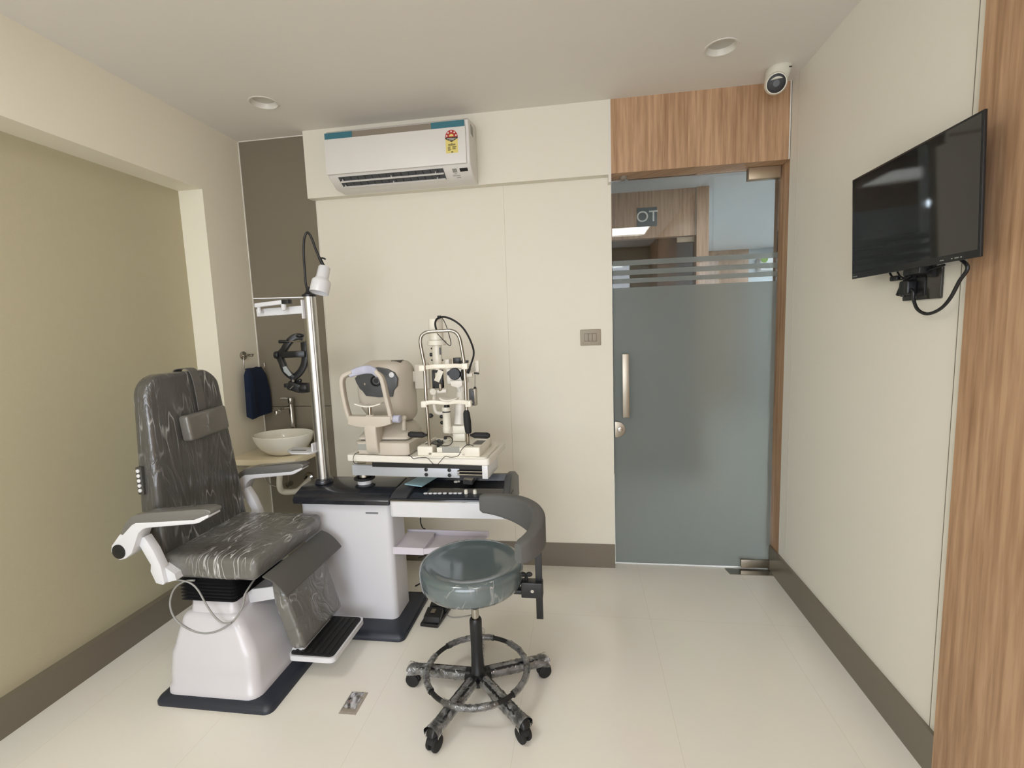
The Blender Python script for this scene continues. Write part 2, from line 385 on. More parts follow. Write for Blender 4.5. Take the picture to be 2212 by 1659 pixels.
def text_mesh(body, size, extrude, mtx, align='CENTER'):
    c = bpy.data.curves.new('t', 'FONT'); c.body = body; c.size = size; c.extrude = extrude; c.align_x = align; c.align_y = 'CENTER'
    o = bpy.data.objects.new('t', c); COL.objects.link(o)
    dg = bpy.context.evaluated_depsgraph_get(); me = bpy.data.meshes.new_from_object(o.evaluated_get(dg))
    bm = bmesh.new(); bm.from_mesh(me); bmesh.ops.transform(bm, matrix=mtx, verts=bm.verts)
    bpy.data.objects.remove(o); bpy.data.meshes.remove(me); bpy.data.curves.remove(c)
    return bm

# ================================================================== SETTING
CY1 = 8.0
# floor: room and corridor
struct('floor', B(-2.2, RX + .3, YB - .1, D + .12, -.1, 0), M_FLOOR)
struct('floor_corridor', B(-3.0, 4.2, D + .12, CY1 + .1, -.1, 0), M_FLOOR)
# ceiling with round holes for the two downlights and square ones for the light panels
DL = [(-1.466, 2.205), (.583, 2.180)]
PN = [(.53, -.71), (-1.15, .30)]
bm = bmesh.new(); box(bm, -2.2, RX + .3, YB - .1, D + .12, HC, HC + .06)
ceil = struct('ceiling', bm, M_CEIL)
cb = bmesh.new()
for x, y in DL: cyl(cb, (x, y, HC - .05), (x, y, HC + .045), .062, n=48)
for x, y in PN: box(cb, x - .27, x + .27, y - .27, y + .27, HC - .05, HC + .045)
cut = ob('cut', cb, M_CEIL)
md = ceil.modifiers.new('b', 'BOOLEAN'); md.object = cut; md.operation = 'DIFFERENCE'; md.solver = 'EXACT'
dg = bpy.context.evaluated_depsgraph_get(); nm = bpy.data.meshes.new_from_object(ceil.evaluated_get(dg))
ceil.modifiers.clear(); ceil.data = nm; nm.polygons.foreach_set('use_smooth', [False] * len(nm.polygons)); bpy.data.objects.remove(cut)
struct('ceiling_corridor', B(-3.0, 4.2, D + .12, CY1 + .1, HC, HC + .06), mat('corridor_ceiling', (214, 216, 216), .7))

# back wall: cream panel, bulkhead above, tiled part by the sink
struct('wall_back', B(GX, DX, D, D + .12, 0, HC), M_CREAM)
struct('wall_back_bulkhead', B(GX - .022, DX - .004, BY, D + .002, 2.097, HC), M_CREAM)
bm = bmesh.new(); box(bm, LX - .05, GX, D + .001, D + .12, 0, .934); box(bm, LX - .05, GX, D + .001, D + .12, .937, HC)
struct('wall_back_tiled', bm, M_TAUPE)
struct('trim_1', B(GX - .004, GX, D - .003, D + .01, 0, 2.097), M_PLAST)           # thin bead at the edge of the cream panel
struct('trim_2', B(LX, LX + .004, D - .004, D + .001, 0, HC), M_PLAST)              # bead in the left corner
struct('trim_3', B(LX, GX - .02, D - .004, D + .001, HC - .004, HC), M_PLAST)
struct('trim_4', B(-.393, -.3915, D - .0008, D + .001, BB, 2.097), mat('seam_shadowless', (196, 188, 166), .6))
struct('trim_5', B(DX - .016, DX - .002, BY - .003, D, 2.06, HC), M_PLAST)
# header over the door and its returns
struct('wall_header', B(DX - .002, RX - .004, BY, YD + .05, HZ, HC), M_WOOD)
struct('trim_6', B(RX - .008, RX - .003, BY - .004, BY, HZ, HC), M_PLAST)
struct('wall_right', B(RX, RX + .12, 1.404, BY, 0, HC), M_RIGHT)
bm = bmesh.new(); box(bm, RX, RX + .12, BY, D + .12, BB - .02, HZ + .35); struct('trim_7', bm, M_WOOD)     # wooden jamb
struct('trim_8', B(RX - .0008, RX + .001, 1.438, 1.4398, BB, HC), mat('seam_dark', (120, 114, 100), .6))
struct('trim_9', B(RX - .0006, RX + .001, 2.455, 2.4565, BB, HC), mat('seam_light', (190, 184, 166), .6))
struct('wall_right_wood', B(RX - .012, RX + .12, YB, 1.404, 0, HC), M_WOOD)
# left wall: recessed olive field, beam above and pillar
struct('wall_left_recess', B(LX - .25, -2.035, YB, 2.32, 0, 2.16), M_OLIVE)
struct('wall_left_beam', B(LX - .25, LX, YB, 2.28, 2.11, HC), M_CREAM2)
struct('wall_left', B(LX - .25, LX, 2.28, D + .12, 0, HC), M_CREAM2)
bm = bmesh.new(); WX0, WX1, WZ0, WZ1 = -1.75, .75, .35, 2.25
box(bm, -2.2, WX0, YB - .1, YB, 0, HC); box(bm, WX1, RX + .3, YB - .1, YB, 0, HC); box(bm, WX0, WX1, YB - .1, YB, 0, WZ0); box(bm, WX0, WX1, YB - .1, YB, WZ1, HC)
struct('wall_rear', bm, M_CREAM)
bm = bmesh.new()
for x in (WX0, (WX0 + WX1) / 2 - .02, WX1 - .04): box(bm, x, x + .04, YB - .07, YB - .03, WZ0, WZ1)
for z in (WZ0, WZ1 - .04): box(bm, WX0 + .04, (WX0 + WX1) / 2 - .02, YB - .07, YB - .03, z, z + .04); box(bm, (WX0 + WX1) / 2 + .02, WX1 - .04, YB - .07, YB - .03, z, z + .04)
struct('fill_window_1', bm, M_PLAST)  # unseen window, added behind the camera as frontal fill light
pl_ = bpy.data.lights.new('fill_portal', 'AREA'); pl_.shape = 'RECTANGLE'; pl_.size = WX1 - WX0; pl_.size_y = WZ1 - WZ0; pl_.cycles.is_portal = True
po = bpy.data.objects.new('fill_portal', pl_); COL.objects.link(po); po.location = ((WX0 + WX1) / 2, YB - .09, (WZ0 + WZ1) / 2); po.rotation_euler = (PI / 2, 0, 0)  # guides sampling of the fill light through the added window
# skirting
struct('baseboard_left', B(-2.036, -2.0, YB, 2.28, 0, BB), M_SKIRT)
struct('baseboard_back', B(GX, DX, D - .006, D, 0, BB + .012), M_SKIRT)
struct('baseboard_right', B(RX - .012, RX, 1.404, 2.64, 0, BB + .012), M_SKIRT)

# glass door
door = bpy.data.objects.new('door_1', None); COL.objects.link(door); door.location = (DX + .005, YD, 0); door['kind'] = 'structure'
X0, X1 = DX + .006, RX - .008
struct('glass_pane', B(X0, X1, YD, YD + .010, .012, HZ - .008), M_GLASS, door)
def zat(px, py): return at(px, py, Y=YD).z
st = [(554.4, 565.8), (575.7, 586.7), (594.6, 604.6)]
for a, b in st:
    z1, z0 = zat(1506, a), zat(1506, b)
    struct('frosted_stripe', B(X0, X1, YD - .0012, YD - .0002, z0, z1), M_FROST, door)
struct('frosted_film', B(X0, X1, YD - .0012, YD - .0002, .012, zat(1506, 614.5)), M_FROST, door)
M_PATCH = mat('patch_fitting', (176, 158, 134), .38, metal=.6)
struct('hinge_patch', B(.838, X1, YD - .016, YD + .026, 2.042, HZ - .001, bev=.003), M_PATCH, door)
struct('hinge_patch', B(.838, X1, YD - .016, YD + .026, .012, .058, bev=.003), M_STEEL, door)
bm = bmesh.new(); box(bm, .212, .247, YD - .062, YD - .046, .855, 1.195, bev=.002)
cyl(bm, (.2295, YD - .048, .89), (.2295, YD - .001, .89), .009); cyl(bm, (.2295, YD - .048, 1.16), (.2295, YD - .001, 1.16), .009)
struct('door_handle', bm, M_STEEL, door)
bm = bmesh.new(); pts = [(X0 + .002, .736)] + [(X0 + .012 + .047 * math.cos(math.radians(t)), .780 + .044 * math.sin(math.radians(t))) for t in range(-90, 91, 12)] + [(X0 + .002, .824)]
prism(bm, pts, 'Y', YD - .014, YD - .002, bev=.002); lock = struct('lock_plate', bm, M_STEEL, door)
bm = bmesh.new(); cyl(bm, (X0 + .030, YD - .022, .780), (X0 + .030, YD - .013, .780), .0145, bev=.002); box(bm, X0 + .028, X0 + .032, YD - .026, YD - .02, .772, .788)
struct('lock_cylinder', bm, M_CHROME, lock)
# floor spring cover plate and stopper
bm = bmesh.new(); prism(bm, [(.755, YD - .012), (.765, 2.557), (.985, 2.556), (.985, YD - .012)], 'Z', 0, .004)
tag(ob('floor_spring_cover', bm, M_CHROME), 'polished steel floor plate under the lower right hinge of the glass door', 'plate')
bm = bmesh.new(); p = at(1347, 388, Y=2.60)
lathe(bm, [(0, -.014), (.010, -.013), (.017, -.007), (.019, 0), (.019, .004)], (p.x, 2.60, HZ - .0035))
tag(ob('door_stopper', bm, M_GRILL), 'small round brown door stopper under the wooden door header', 'stopper')

# corridor behind the door
YO = 4.25
def ox(px, py): return at(px, py, Y=YO)
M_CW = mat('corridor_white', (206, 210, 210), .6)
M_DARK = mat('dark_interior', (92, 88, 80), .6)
struct('wall_corridor_left', B(-3.1, -3.0, D + .12, CY1, 0, HC), M_CW)
struct('wall_corridor_rear', B(-3.0, 4.2, CY1, CY1 + .1, 0, HC), M_CW)
struct('wall_corridor_right', B(4.2, 4.3, D + .12, CY1, 0, HC), M_CW)
struct('wall_corridor_near', B(RX + .12, 4.2, D + .02, D + .12, 0, HC), M_CW)
struct('wall_corridor_near_left', B(-3.0, LX - .05, D + .02, D + .12, 0, HC), M_CW)
xe = ox(1530, 470).x; xf = ox(1504, 470).x; zl = ox(1480, 509).z
struct('wall_operating_room', B(-1.2, xe, YO, YO + .08, zl, HC), M_WOOD2)
struct('trim_10', B(xf, xe, YO - .02, YO + .10, 0, HC), M_WOOD2)
struct('trim_11', B(xf - .006, xf, YO - .006, YO, zl, HC), M_PLAST)
struct('wall_operating_room_side', B(xe - .1, xe, YO + .1, CY1, 0, HC), M_CW)
struct('wall_operating_room_left', B(-1.3, -.2, YO, YO + .1, 0, zl), M_CW)
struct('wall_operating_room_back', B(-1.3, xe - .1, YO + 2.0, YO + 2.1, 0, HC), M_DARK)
d2 = bpy.data.objects.new('door_2', None); COL.objects.link(d2); d2.location = (0, YO + .05, 0); d2['kind'] = 'structure'
struct('glass_pane', B(-.2, xf - .005, YO + .05, YO + .06, .012, zl - .005), M_GLASS, d2)
struct('frosted_film', B(-.2, xf - .005, YO + .046, YO + .049, .012, 1.45), mat('darkened_frost', (96, 98, 92), .4), d2)  # film colour darkened to stand for the unlit room behind it
a = ox(1464, 508); b = ox(1502, 520)
struct('hinge_patch', B(a.x, xf - .005, YO + .03, YO + .08, b.z, zl - .004), M_PATCH, d2)
a = ox(1376, 450); b = ox(1419, 488)
sg = thing('door_sign', ((a.x + b.x) / 2, YO, b.z), 'dark teal square sign with white letters OT on the corridor lintel', 'sign')
ob('sign_plate', B(a.x, b.x, YO - .008, YO, b.z, a.z, bev=.002), mat('sign_teal', (74, 92, 96), .5), sg)
mt = Matrix.Translation(((a.x + b.x) / 2, YO - .009, (a.z + b.z) / 2)) @ Matrix.Rotation(PI / 2, 4, 'X')
ob('lettering', text_mesh('OT', .125, .001, mt), M_PAPER, sg)
# far end of the corridor: wooden panel and an air conditioner
YF = CY1
a = at(1527, 543, Y=YF); b = at(1613, 700, Y=YF)
struct('wall_corridor_panel', B(a.x - .6, b.x, YF - .03, YF, 0, HC), M_WOOD2)
a = at(1637, 557, Y=YF - .1); b = at(1637 + 92, 582, Y=YF - .1)
ca = thing('air_conditioner', (a.x, YF - .02, b.z), 'small white air conditioner with round green label far down the corridor', 'air conditioner')
ob('body', B(a.x, b.x, YF - .2, YF - .001, b.z, a.z, bev=.03, seg=4), M_ACW, ca)
ob('air_outlet', B(a.x + .08, b.x - .08, YF - .205, YF - .198, b.z + .03, b.z + .06), M_DGREY, ca)
bm = bmesh.new(); q = at(1651, 560, Y=YF - .2); cyl(bm, (q.x, YF - .2, q.z), (q.x, YF - .206, q.z), .05); ob('label_sticker', bm, mat('label_green', (120, 150, 50), .5), ca)
# corridor ceiling lights; near right one added to brighten the door's frosted right side
cl = thing('ceiling_light', (1.9, 3.45, HC), 'added unseen light panel in the corridor ceiling right of the glass door', 'light')
ob('frame', B(1.6, 2.2, 3.15, 3.75, HC - .012, HC), M_PLAST, cl)
ob('diffuser', B(1.62, 2.18, 3.17, 3.73, HC - .016, HC - .012), emis('corridor_light', (236, 242, 255), CORR_W * 1.6), cl)
cl = thing('ceiling_light', (2.9, 6.6, HC), 'square light panel at the far end of the corridor ceiling', 'light')
ob('frame', B(2.6, 3.2, 6.3, 6.9, HC - .012, HC), M_PLAST, cl)
ob('diffuser', B(2.62, 3.18, 6.32, 6.88, HC - .016, HC - .012), emis('corridor_light_3', (225, 238, 255), CORR_W * 2.2), cl)
cl = thing('ceiling_light', (-.6, 3.45, HC), 'square light panel in the corridor ceiling left of the glass door', 'light')
ob('frame', B(-.9, -.3, 3.15, 3.75, HC - .012, HC), M_PLAST, cl)
ob('diffuser', B(-.88, -.32, 3.17, 3.73, HC - .016, HC - .012), emis('corridor_light_2', (235, 240, 250), CORR_W * .12), cl)

# ================================================================== LIGHTS OF THE ROOM
M_PANEL = emis('panel_light', (250, 250, 247), PANEL_W)
for i, (x, y) in enumerate(PN):
    t = thing('ceiling_light_panel', (x, y, HC), ['square warm ceiling light panel nearest the wooden side wall', 'square warm ceiling light panel nearest the olive wall'][i], 'light', 'ceiling light panels behind the camera')
    bm = bmesh.new()
    for a in (box,):
        box(bm, x - .285, x + .285, y - .285, y - .262, HC - .004, HC + .03); box(bm, x - .285, x + .285, y + .262, y + .285, HC - .004, HC + .03)
        box(bm, x - .285, x - .262, y - .262, y + .262, HC - .004, HC + .03); box(bm, x + .262, x + .285, y - .262, y + .262, HC - .004, HC + .03)
    ob('frame', bm, M_PLAST, t)
    ob('diffuser', B(x - .262, x + .262, y - .262, y + .262, HC + .012, HC + .02), M_PANEL, t)
# downlights, switched off
dl = []
for i, (x, y) in enumerate(DL):
    t = thing('downlight', (x, y, HC), ['round white recessed downlight above the sink corner', 'round white recessed downlight near the security camera'][i], 'downlight', 'unlit downlights in the ceiling')
    bm = bmesh.new(); lathe(bm, [(.050, .022), (.0602, .001), (.0602, -.003), (.066, -.003), (.067, -.001), (.066, .0002), (.0605, .0002), (.0605, .026), (.050, .026)], (x, y, HC), n=56)
    bm.faces.ensure_lookup_table(); ob('rim', bm, M_PLAST, t)
    bm = bmesh.new(); cyl(bm, (x, y, HC + .019), (x, y, HC + .023), .0515, n=48); ob('diffuser', bm, mat('unlit_diffuser', (196, 193, 184), .5), t)

# ================================================================== AIR CONDITIONER
ac = thing('air_conditioner', (-.89, BY, 2.10), 'white split air conditioner with teal taped ends on the bulkhead', 'air conditioner')
AX0, AX1, AF = -1.262, -.515, 2.362
prof = [(BY, 2.098), (2.50, 2.100), (2.445, 2.098), (2.372, 2.142), (AF + .001, 2.165), (AF, 2.20), (AF + .002, 2.35), (AF + .014, 2.362), (2.50, 2.385), (BY, 2.385)]
bm = bmesh.new(); prism(bm, prof, 'X', AX0 + .006, AX1, bev=.008, seg=3); ob('body', bm, M_ACW, ac)
bm = bmesh.new(); box(bm, AX0 + .012, AX1 - .022, AF - .006, AF + .004, 2.318, 2.347); ob('top_grille', bm, M_GRILL, ac)
bm = bmesh.new(); box(bm, AX0 + .006, AX1 - .016, AF - .010, AF - .001, 2.150, 2.319, bev=.003); ob('front_panel', bm, M_ACW, ac)
for xa, xb in ((AX0 + .010, AX0 + .155), (AX1 - .185, AX1 - .020)):
    ob('tape_strip', B(xa, xb, AF - .0075, AF - .006, 2.317, 2.348), M_TEAL, ac, label='teal tape')
# outlet: slanted dark opening with two vanes
def slant(x, s, off=0.):   # s 0 top .. 1 bottom on the slanted lower face, off outward
    a = Vector((x, 2.372, 2.142)); b = Vector((x, 2.445, 2.098)); nrm = Vector((0, -.044, -.073)).normalized()
    return a + (b - a) * s + nrm * off
def slab(bm, x0, x1, s0, s1, o0, o1):
    v = [bm.verts.new(slant(x, s, o)) for x in (x0, x1) for s in (s0, s1) for o in (o0, o1)]
    for f in ((0, 1, 3, 2), (4, 6, 7, 5), (0, 4, 5, 1), (2, 3, 7, 6), (0, 2, 6, 4), (1, 5, 7, 3)): bm.faces.new([v[i] for i in f])
bm = bmesh.new(); slab(bm, -1.205, -.655, .02, .80, -.002, .0012); ob('air_outlet', bm, M_DGREY, ac)
for s in (.33, .74):
    bm = bmesh.new(); slab(bm, -1.200, -.658, s - .03, s + .03, .002, .009)
    for k in (-1.19, -.93, -.70): slab(bm, k, k + .004, s - .14, s, .001, .006)
    ob('vane', bm, M_ACW, ac)
bm = bmesh.new()
for k in range(14):
    bm = bmesh.new(); slab(bm, -1.18 + k * .038, -1.177 + k * .038, .04, .78, .001, .0022); ob('inner_fin', bm, M_BLACK, ac)
bm = bmesh.new(); slab(bm, -.575, -.535, .12, .35, 0, .0015); ob('display_window', bm, M_BLACK, ac)
bm = bmesh.new(); slab(bm, -.612, -.590, .12, .38, 0, .001); slab(bm, -.608, -.594, .46, .50, 0, .001); slab(bm, -.618, -.580, .60, .64, 0, .001); slab(bm, -.60, -.58, .74, .78, 0, .001)
ob('printed_marks', bm, M_PAPERG, ac)
# energy label
lx, lz0, lz1 = -.600, 2.200, 2.306; yl = AF - .0105
bm = bmesh.new(); box(bm, lx - .030, lx + .030, yl, yl + .001, lz0, 2.278); lab = ob('energy_label', bm, M_YEL, ac)
bm = bmesh.new(); pts = [(lx + .031 * math.cos(math.radians(t)), 2.272 + .034 * math.sin(math.radians(t))) for t in range(0, 181, 12)] + [(lx - .031, 2.268), (lx, 2.252), (lx + .031, 2.268)]
prism(bm, pts, 'Y', yl - .0008, yl); ob('label_arch', bm, M_RED, lab)
bm = bmesh.new(); prism(bm, [(lx - .031, 2.272), (lx + .031, 2.272), (lx + .031, 2.266), (lx, 2.250), (lx - .031, 2.266)], 'Y', yl - .0012, yl - .0008)
ob('label_band', bm, M_INK, lab)
bm = bmesh.new()
for t in (12, 50, 90, 130, 168):
    sx_, sz_ = lx + .0235 * math.cos(math.radians(t)), 2.274 + .0245 * math.sin(math.radians(t))
    st_ = [(sx_ + (.0055 if k % 2 == 0 else .0025) * math.sin(k * PI / 5), sz_ + (.0055 if k % 2 == 0 else .0025) * math.cos(k * PI / 5)) for k in range(10)]
    prism(bm, st_, 'Y', yl - .0016, yl - .0008)
for z, wd in ((2.266, .022), (2.260, .012)): box(bm, lx - wd, lx + wd, yl - .0016, yl - .0012, z - .0014, z + .0010)
ob('label_stars', bm, M_PAPER, lab)
bm = bmesh.new(); pts = [(lx + .011 * math.cos(math.radians(t)), 2.276 + .011 * math.sin(math.radians(t))) for t in range(0, 181, 15)]
prism(bm, pts, 'Y', yl - .0016, yl - .0008); ob('label_sun', bm, M_YEL, lab)
bm = bmesh.new()
for z, xa, xb in ((2.244, -.002, .002), (2.240, -.018, .018), (2.236, -.018, .018), (2.228, -.020, -.006), (2.228, .002, .022), (2.223, -.020, -.008), (2.223, .002, .018), (2.218, -.020, -.004), (2.218, .002, .020), (2.213, -.02, -.008), (2.207, -.004, .005), (2.203, -.004, .006)):
    box(bm, lx + xa, lx + xb, yl - .0005, yl, z - .0012, z + .0012)
ob('label_print', bm, M_INK, lab)
bm = bmesh.new(); box(bm, AX1 - .001, AX1 + .001, 2.40, 2.45, 2.30, 2.345); ob('rating_label', bm, M_PAPERG, ac)

# ================================================================== SECURITY CAMERA
c0 = Vector((.888, 2.405, HC))
sc = thing('security_camera', c0, 'white turret security camera with black lens on the ceiling corner', 'camera')
lp = at(1677, 180, Y=2.350); dr = (Vector((-.22, -.86, -.40))).normalized(); ctr = lp - dr * .032
bm = bmesh.new(); secs = []
for k in range(9):
    u = k / 8; c_ = c0.lerp(Vector((ctr.x, ctr.y, ctr.z)), u); rr = .053 - .008 * u if k else .050
    secs.append([Vector((c_.x + rr * math.cos(a * PI / 18), c_.y + rr * math.sin(a * PI / 18), c_.z)) for a in range(36)])
loft(bm, secs); ob('base', bm, M_IVORY, sc)
bm = bmesh.new(); lathe(bm, [(0, -.046), (.022, -.040), (.039, -.024), (.0455, 0), (.045, .016), (.042, .028), (.0395, .033), (.037, .033), (.036, .030), (0, .030)], ctr, dr, n=48)
hd = ob('camera_head', bm, M_IVORY, sc)
bm = bmesh.new(); lathe(bm, [(0, .0345), (.030, .0345), (.0362, .0325), (.0362, .028), (0, .028)], ctr, dr, n=48); ln = ob('lens_cover', bm, M_LENS, hd)
bm = bmesh.new(); lathe(bm, [(0, .0355), (.013, .0355), (.014, .0346), (0, .0335)], ctr, dr, n=32); ob('lens', bm, M_DGREY, ln)
bm = bmesh.new(); box(bm, c0.x + .018, c0.x + .034, c0.y - .050, c0.y - .046, HC - .022, HC - .018); ob('print_mark', bm, M_INK, sc)

# ================================================================== LIGHT SWITCH
sw = thing('light_switch', (.049, D, 1.287), 'bronze three-gang light switch plate on the cream wall by the door', 'light switch')
ob('plate', B(-.005, .103, D - .009, D, 1.245, 1.330, bev=.004), M_SWITCH, sw)
bm = bmesh.new(); box(bm, .0165, .0815, D - .0105, D - .0085, 1.266, 1.309); ob('switch_frame', bm, mat('switch_gap', (112, 104, 88), .5), sw)
for k in range(3): ob('rocker', B(.018 + k * .0211, .0382 + k * .0211, D - .013, D - .010, 1.268, 1.307, bev=.0015), mat('bronze_rocker', (150, 140, 123), .4), sw)

# ================================================================== TELEVISION
tvm = Matrix.Translation((.934, 1.562, 1.640)) @ Matrix.Rotation(math.radians(-2.2), 4, 'Y')
tvY, tvZ = .269, .165
tv = thing('television', (RX, 1.562, 1.47), 'black flat screen television mounted on the right wall', 'television')
bm = bmesh.new(); box(bm, -.010, -.003, -tvY, tvY, -tvZ, tvZ, bev=.001, mtx=tvm); ob('casing', bm, M_BLACK, tv)
bm = bmesh.new(); box(bm, -.004, .022, -tvY * .80, tvY * .90, -tvZ * .97, tvZ * .45, bev=.008, mtx=tvm); ob('back_cover', bm, M_BLACK, tv)
bm = bmesh.new(); box(bm, -.0108, -.0098, -tvY + .006, tvY - .006, -tvZ + .018, tvZ - .006, mtx=tvm); ob('screen', bm, M_SCREEN, tv)
for y, w_ in ((-.155, .012), (-.185, .004), (-.205, .012), (-.215, .004), (.238, .024)):
    bm = bmesh.new(); box(bm, -.0112, -.010, y, y + w_, -tvZ + .006, -tvZ + .0085, mtx=tvm); ob('bezel_mark', bm, M_PAPERG, tv)
bm = bmesh.new(); box(bm, .950, RX, 1.53, 1.60, 1.46, 1.60, bev=.004); ob('wall_bracket', bm, M_BLACK, tv)
bm = bmesh.new(); box(bm, .975, .985, 1.515, 1.535, 1.45, 1.62); box(bm, .975, .985, 1.595, 1.615, 1.45, 1.62)
ob('bracket_rail', bm, M_BLACK, tv)
so = thing('wall_socket', (RX, 1.575, 1.39), 'black square socket plate on the wall below the television', 'socket')
ob('plate', B(.987, RX, 1.498, 1.658, 1.388, 1.475, bev=.003), mat('black_glass_plate', (52, 50, 46), .15), so)
ob('socket', B(.983, .988, 1.555, 1.640, 1.40, 1.455, bev=.002), M_BLACK, so)
pc = thing('power_cable', (.96, 1.60, 1.36), 'black television power cable looping below the screen from the socket', 'cable')
bm = bmesh.new(); tube(bm, [(.962, 1.43, 1.50)] + [at(px, py, X=.965) for px, py in ((2090, 575), (2072, 608), (2052, 645), (2030, 668), (2003, 678), (1982, 668), (1973, 645), (1972, 628))] + [(.968, 1.610, 1.425)], .0045)
ob('cord', bm, M_BLACK, pc)
bm = bmesh.new(); box(bm, .955, .984, 1.585, 1.625, 1.405, 1.447, bev=.006, seg=3); cyl(bm, (.965, 1.612, 1.425), (.963, 1.615, 1.40), .009, .006); ob('plug', bm, M_BLACK, pc)
an = thing('adapter_cable', (.97, 1.68, 1.41), 'short black cable with dangling connector hanging left of the socket', 'cable')
bm = bmesh.new(); tube(bm, [at(px, py, X=.972) for px, py in ((1920, 585), (1928, 598), (1945, 604), (1962, 600), (1975, 592), (2010, 582), (2040, 572))], .003)
tube(bm, [at(px, py, X=.972) for px, py in ((1936, 582), (1944, 596), (1953, 603), (1948, 616))], .0025); ob('cord', bm, M_BLACK, an)
bm = bmesh.new(); a = at(1950, 612, X=.972); b = at(1941, 638, X=.972); cyl(bm, a, b, .0055, .0075, bev=.001); box(bm, .966, .980, 1.655, 1.69, 1.452, 1.468, bev=.004); ob('connector', bm, M_BLACK, an)

# ================================================================== SINK CORNER
sk = thing('sink_counter', (-1.70, D, .62), 'cream stone counter slab holding the basin in the tiled corner', 'counter')
cx1 = -1.505
bm = bmesh.new(); box(bm, LX, cx1, 2.262, D, .668, .70, bev=.002); ob('countertop', bm, mat('cream_stone', (226, 214, 184), .35), sk)
bc = Vector((-1.645, 2.388, .701))
ba = thing('wash_basin', bc, 'oval white ceramic vessel basin standing on the cream counter', 'basin')
bm = bmesh.new(); N_ = 56
prof = [(.05, 0), (.062, .0), (.090, .012), (.125, .040), (.146, .075), (.154, .105), (.155, .112), (.152, .115), (.149, .112), (.138, .075), (.105, .035), (.06, .018), (0, .014)]
t = bmesh.new(); lathe(t, [(0, 0)] + prof, (0, 0, 0), n=N_)
for v in t.verts: v.co = Vector((v.co.x * 1.06, v.co.y * .86, v.co.z)) + bc
merge(bm, t); ob('bowl', bm, M_CERAMIC, ba)
bm = bmesh.new(); cyl(bm, bc + Vector((0, 0, .0145)), bc + Vector((0, 0, .018)), .02); ob('drain', bm, M_CHROME, ba)
fp = at(634, 934, Y=2.552)
fc = thing('faucet', (fp.x, 2.552, .70), 'tall chrome pillar faucet with a thin spout behind the basin', 'faucet')
bm = bmesh.new(); cyl(bm, (fp.x, 2.552, .701), (fp.x, 2.552, .955), .0145, .0135, bev=.002); cyl(bm, (fp.x, 2.552, .701), (fp.x, 2.552, .708), .022); ob('body', bm, M_CHROME, fc)
bm = bmesh.new(); cyl(bm, (fp.x, 2.552, .957), (fp.x, 2.552, .992), .0145, .016, bev=.003); tube(bm, [(fp.x, 2.552, .985), (fp.x - .02, 2.542, .992), (fp.x - .05, 2.53, .993)], .003, smooth=3); ob('lever', bm, M_CHROME, fc)
sp = at(598, 893, Y=2.46)
bm = bmesh.new(); tube(bm, [(fp.x, 2.552, .935), (fp.x - .03, 2.51, .935), (sp.x + .01, sp.y + .01, sp.z + .012)], .0065, smooth=3); cyl(bm, (sp.x, sp.y, sp.z - .012), (sp.x, sp.y, sp.z + .015), .0115, bev=.002); ob('spout', bm, M_CHROME, fc)
tp = thing('drain_pipe', (-1.63, 2.40, .50), 'white plastic trap pipe under the counter running to the tiled wall', 'pipe')
bm = bmesh.new(); Yt = 2.40
P = [(-1.695, Yt, .668), (-1.695, Yt, .60), at(604, 1050, Y=Yt), at(612, 1062, Y=Yt + .02), at(634, 1062, Y=Yt + .05), at(648, 1056, Y=Yt + .09), (-1.628, D, .50)]
tube(bm, P, .016, n=16); cyl(bm, (-1.695, Yt, .60), (-1.695, Yt, .667), .021, .022, bev=.003); ob('pipe', bm, M_IVORY, tp)
bm = bmesh.new(); lathe(bm, [(.017, 0), (.034, .002), (.030, .012), (.018, .018)], (-1.635, D - .001, .50), (0, -1, 0)); ob('wall_flange', bm, M_CHROME, tp)
vl = thing('angle_valve', (-1.70, D, .60), 'small chrome stop valve with braided hose under the basin', 'valve')
bm = bmesh.new(); q = at(624, 1046, Y=2.56); cyl(bm, (q.x, D - .001, q.z), (q.x, 2.53, q.z), .014, bev=.002); sphere(bm, (q.x, 2.535, q.z), .016); cyl(bm, (q.x, 2.535, q.z), (q.x + .02, 2.51, q.z - .01), .012, bev=.002); ob('valve_body', bm, M_CHROME, vl)
bm = bmesh.new(); tube(bm, [(q.x, 2.535, q.z + .01), (q.x + .03, 2.52, q.z + .04), (q.x + .02, 2.52, .655), (q.x, 2.53, .668)], .004); tube(bm, [(q.x, 2.53, q.z), (q.x - .06, 2.50, q.z + .01), (q.x - .11, 2.50, q.z + .06), (q.x - .12, 2.50, .668)], .003); ob('hose', bm, M_STEEL, vl)
# towel ring and towel
tr = thing('towel_ring', (LX, 2.455, 1.25), 'chrome towel ring on the left wall above the basin', 'towel ring')
bm = bmesh.new(); lathe(bm, [(0, 0), (.024, 0), (.024, .008), (.020, .012), (0, .012)], (LX, 2.455, 1.250), (1, 0, 0)); ob('wall_rose', bm, M_CHROME, tr)
bm = bmesh.new(); cyl(bm, (LX + .01, 2.455, 1.250), (LX + .062, 2.455, 1.250), .0065, bev=.001); cyl(bm, (LX + .050, 2.42, 1.256), (LX + .050, 2.475, 1.254), .0045); ob('arm', bm, M_CHROME, tr)
bm = bmesh.new(); xr = LX + .050
tube(bm, [(xr, 2.425, 1.256), (xr, 2.400, 1.25), (xr, 2.392, 1.22), (xr, 2.395, 1.176), (xr, 2.42, 1.166), (xr, 2.50, 1.166), (xr, 2.555, 1.168), (xr, 2.563, 1.20)], .003); ob('ring', bm, M_CHROME, tr)
bm = bmesh.new(); NY, NZ = 26, 30
secs = []
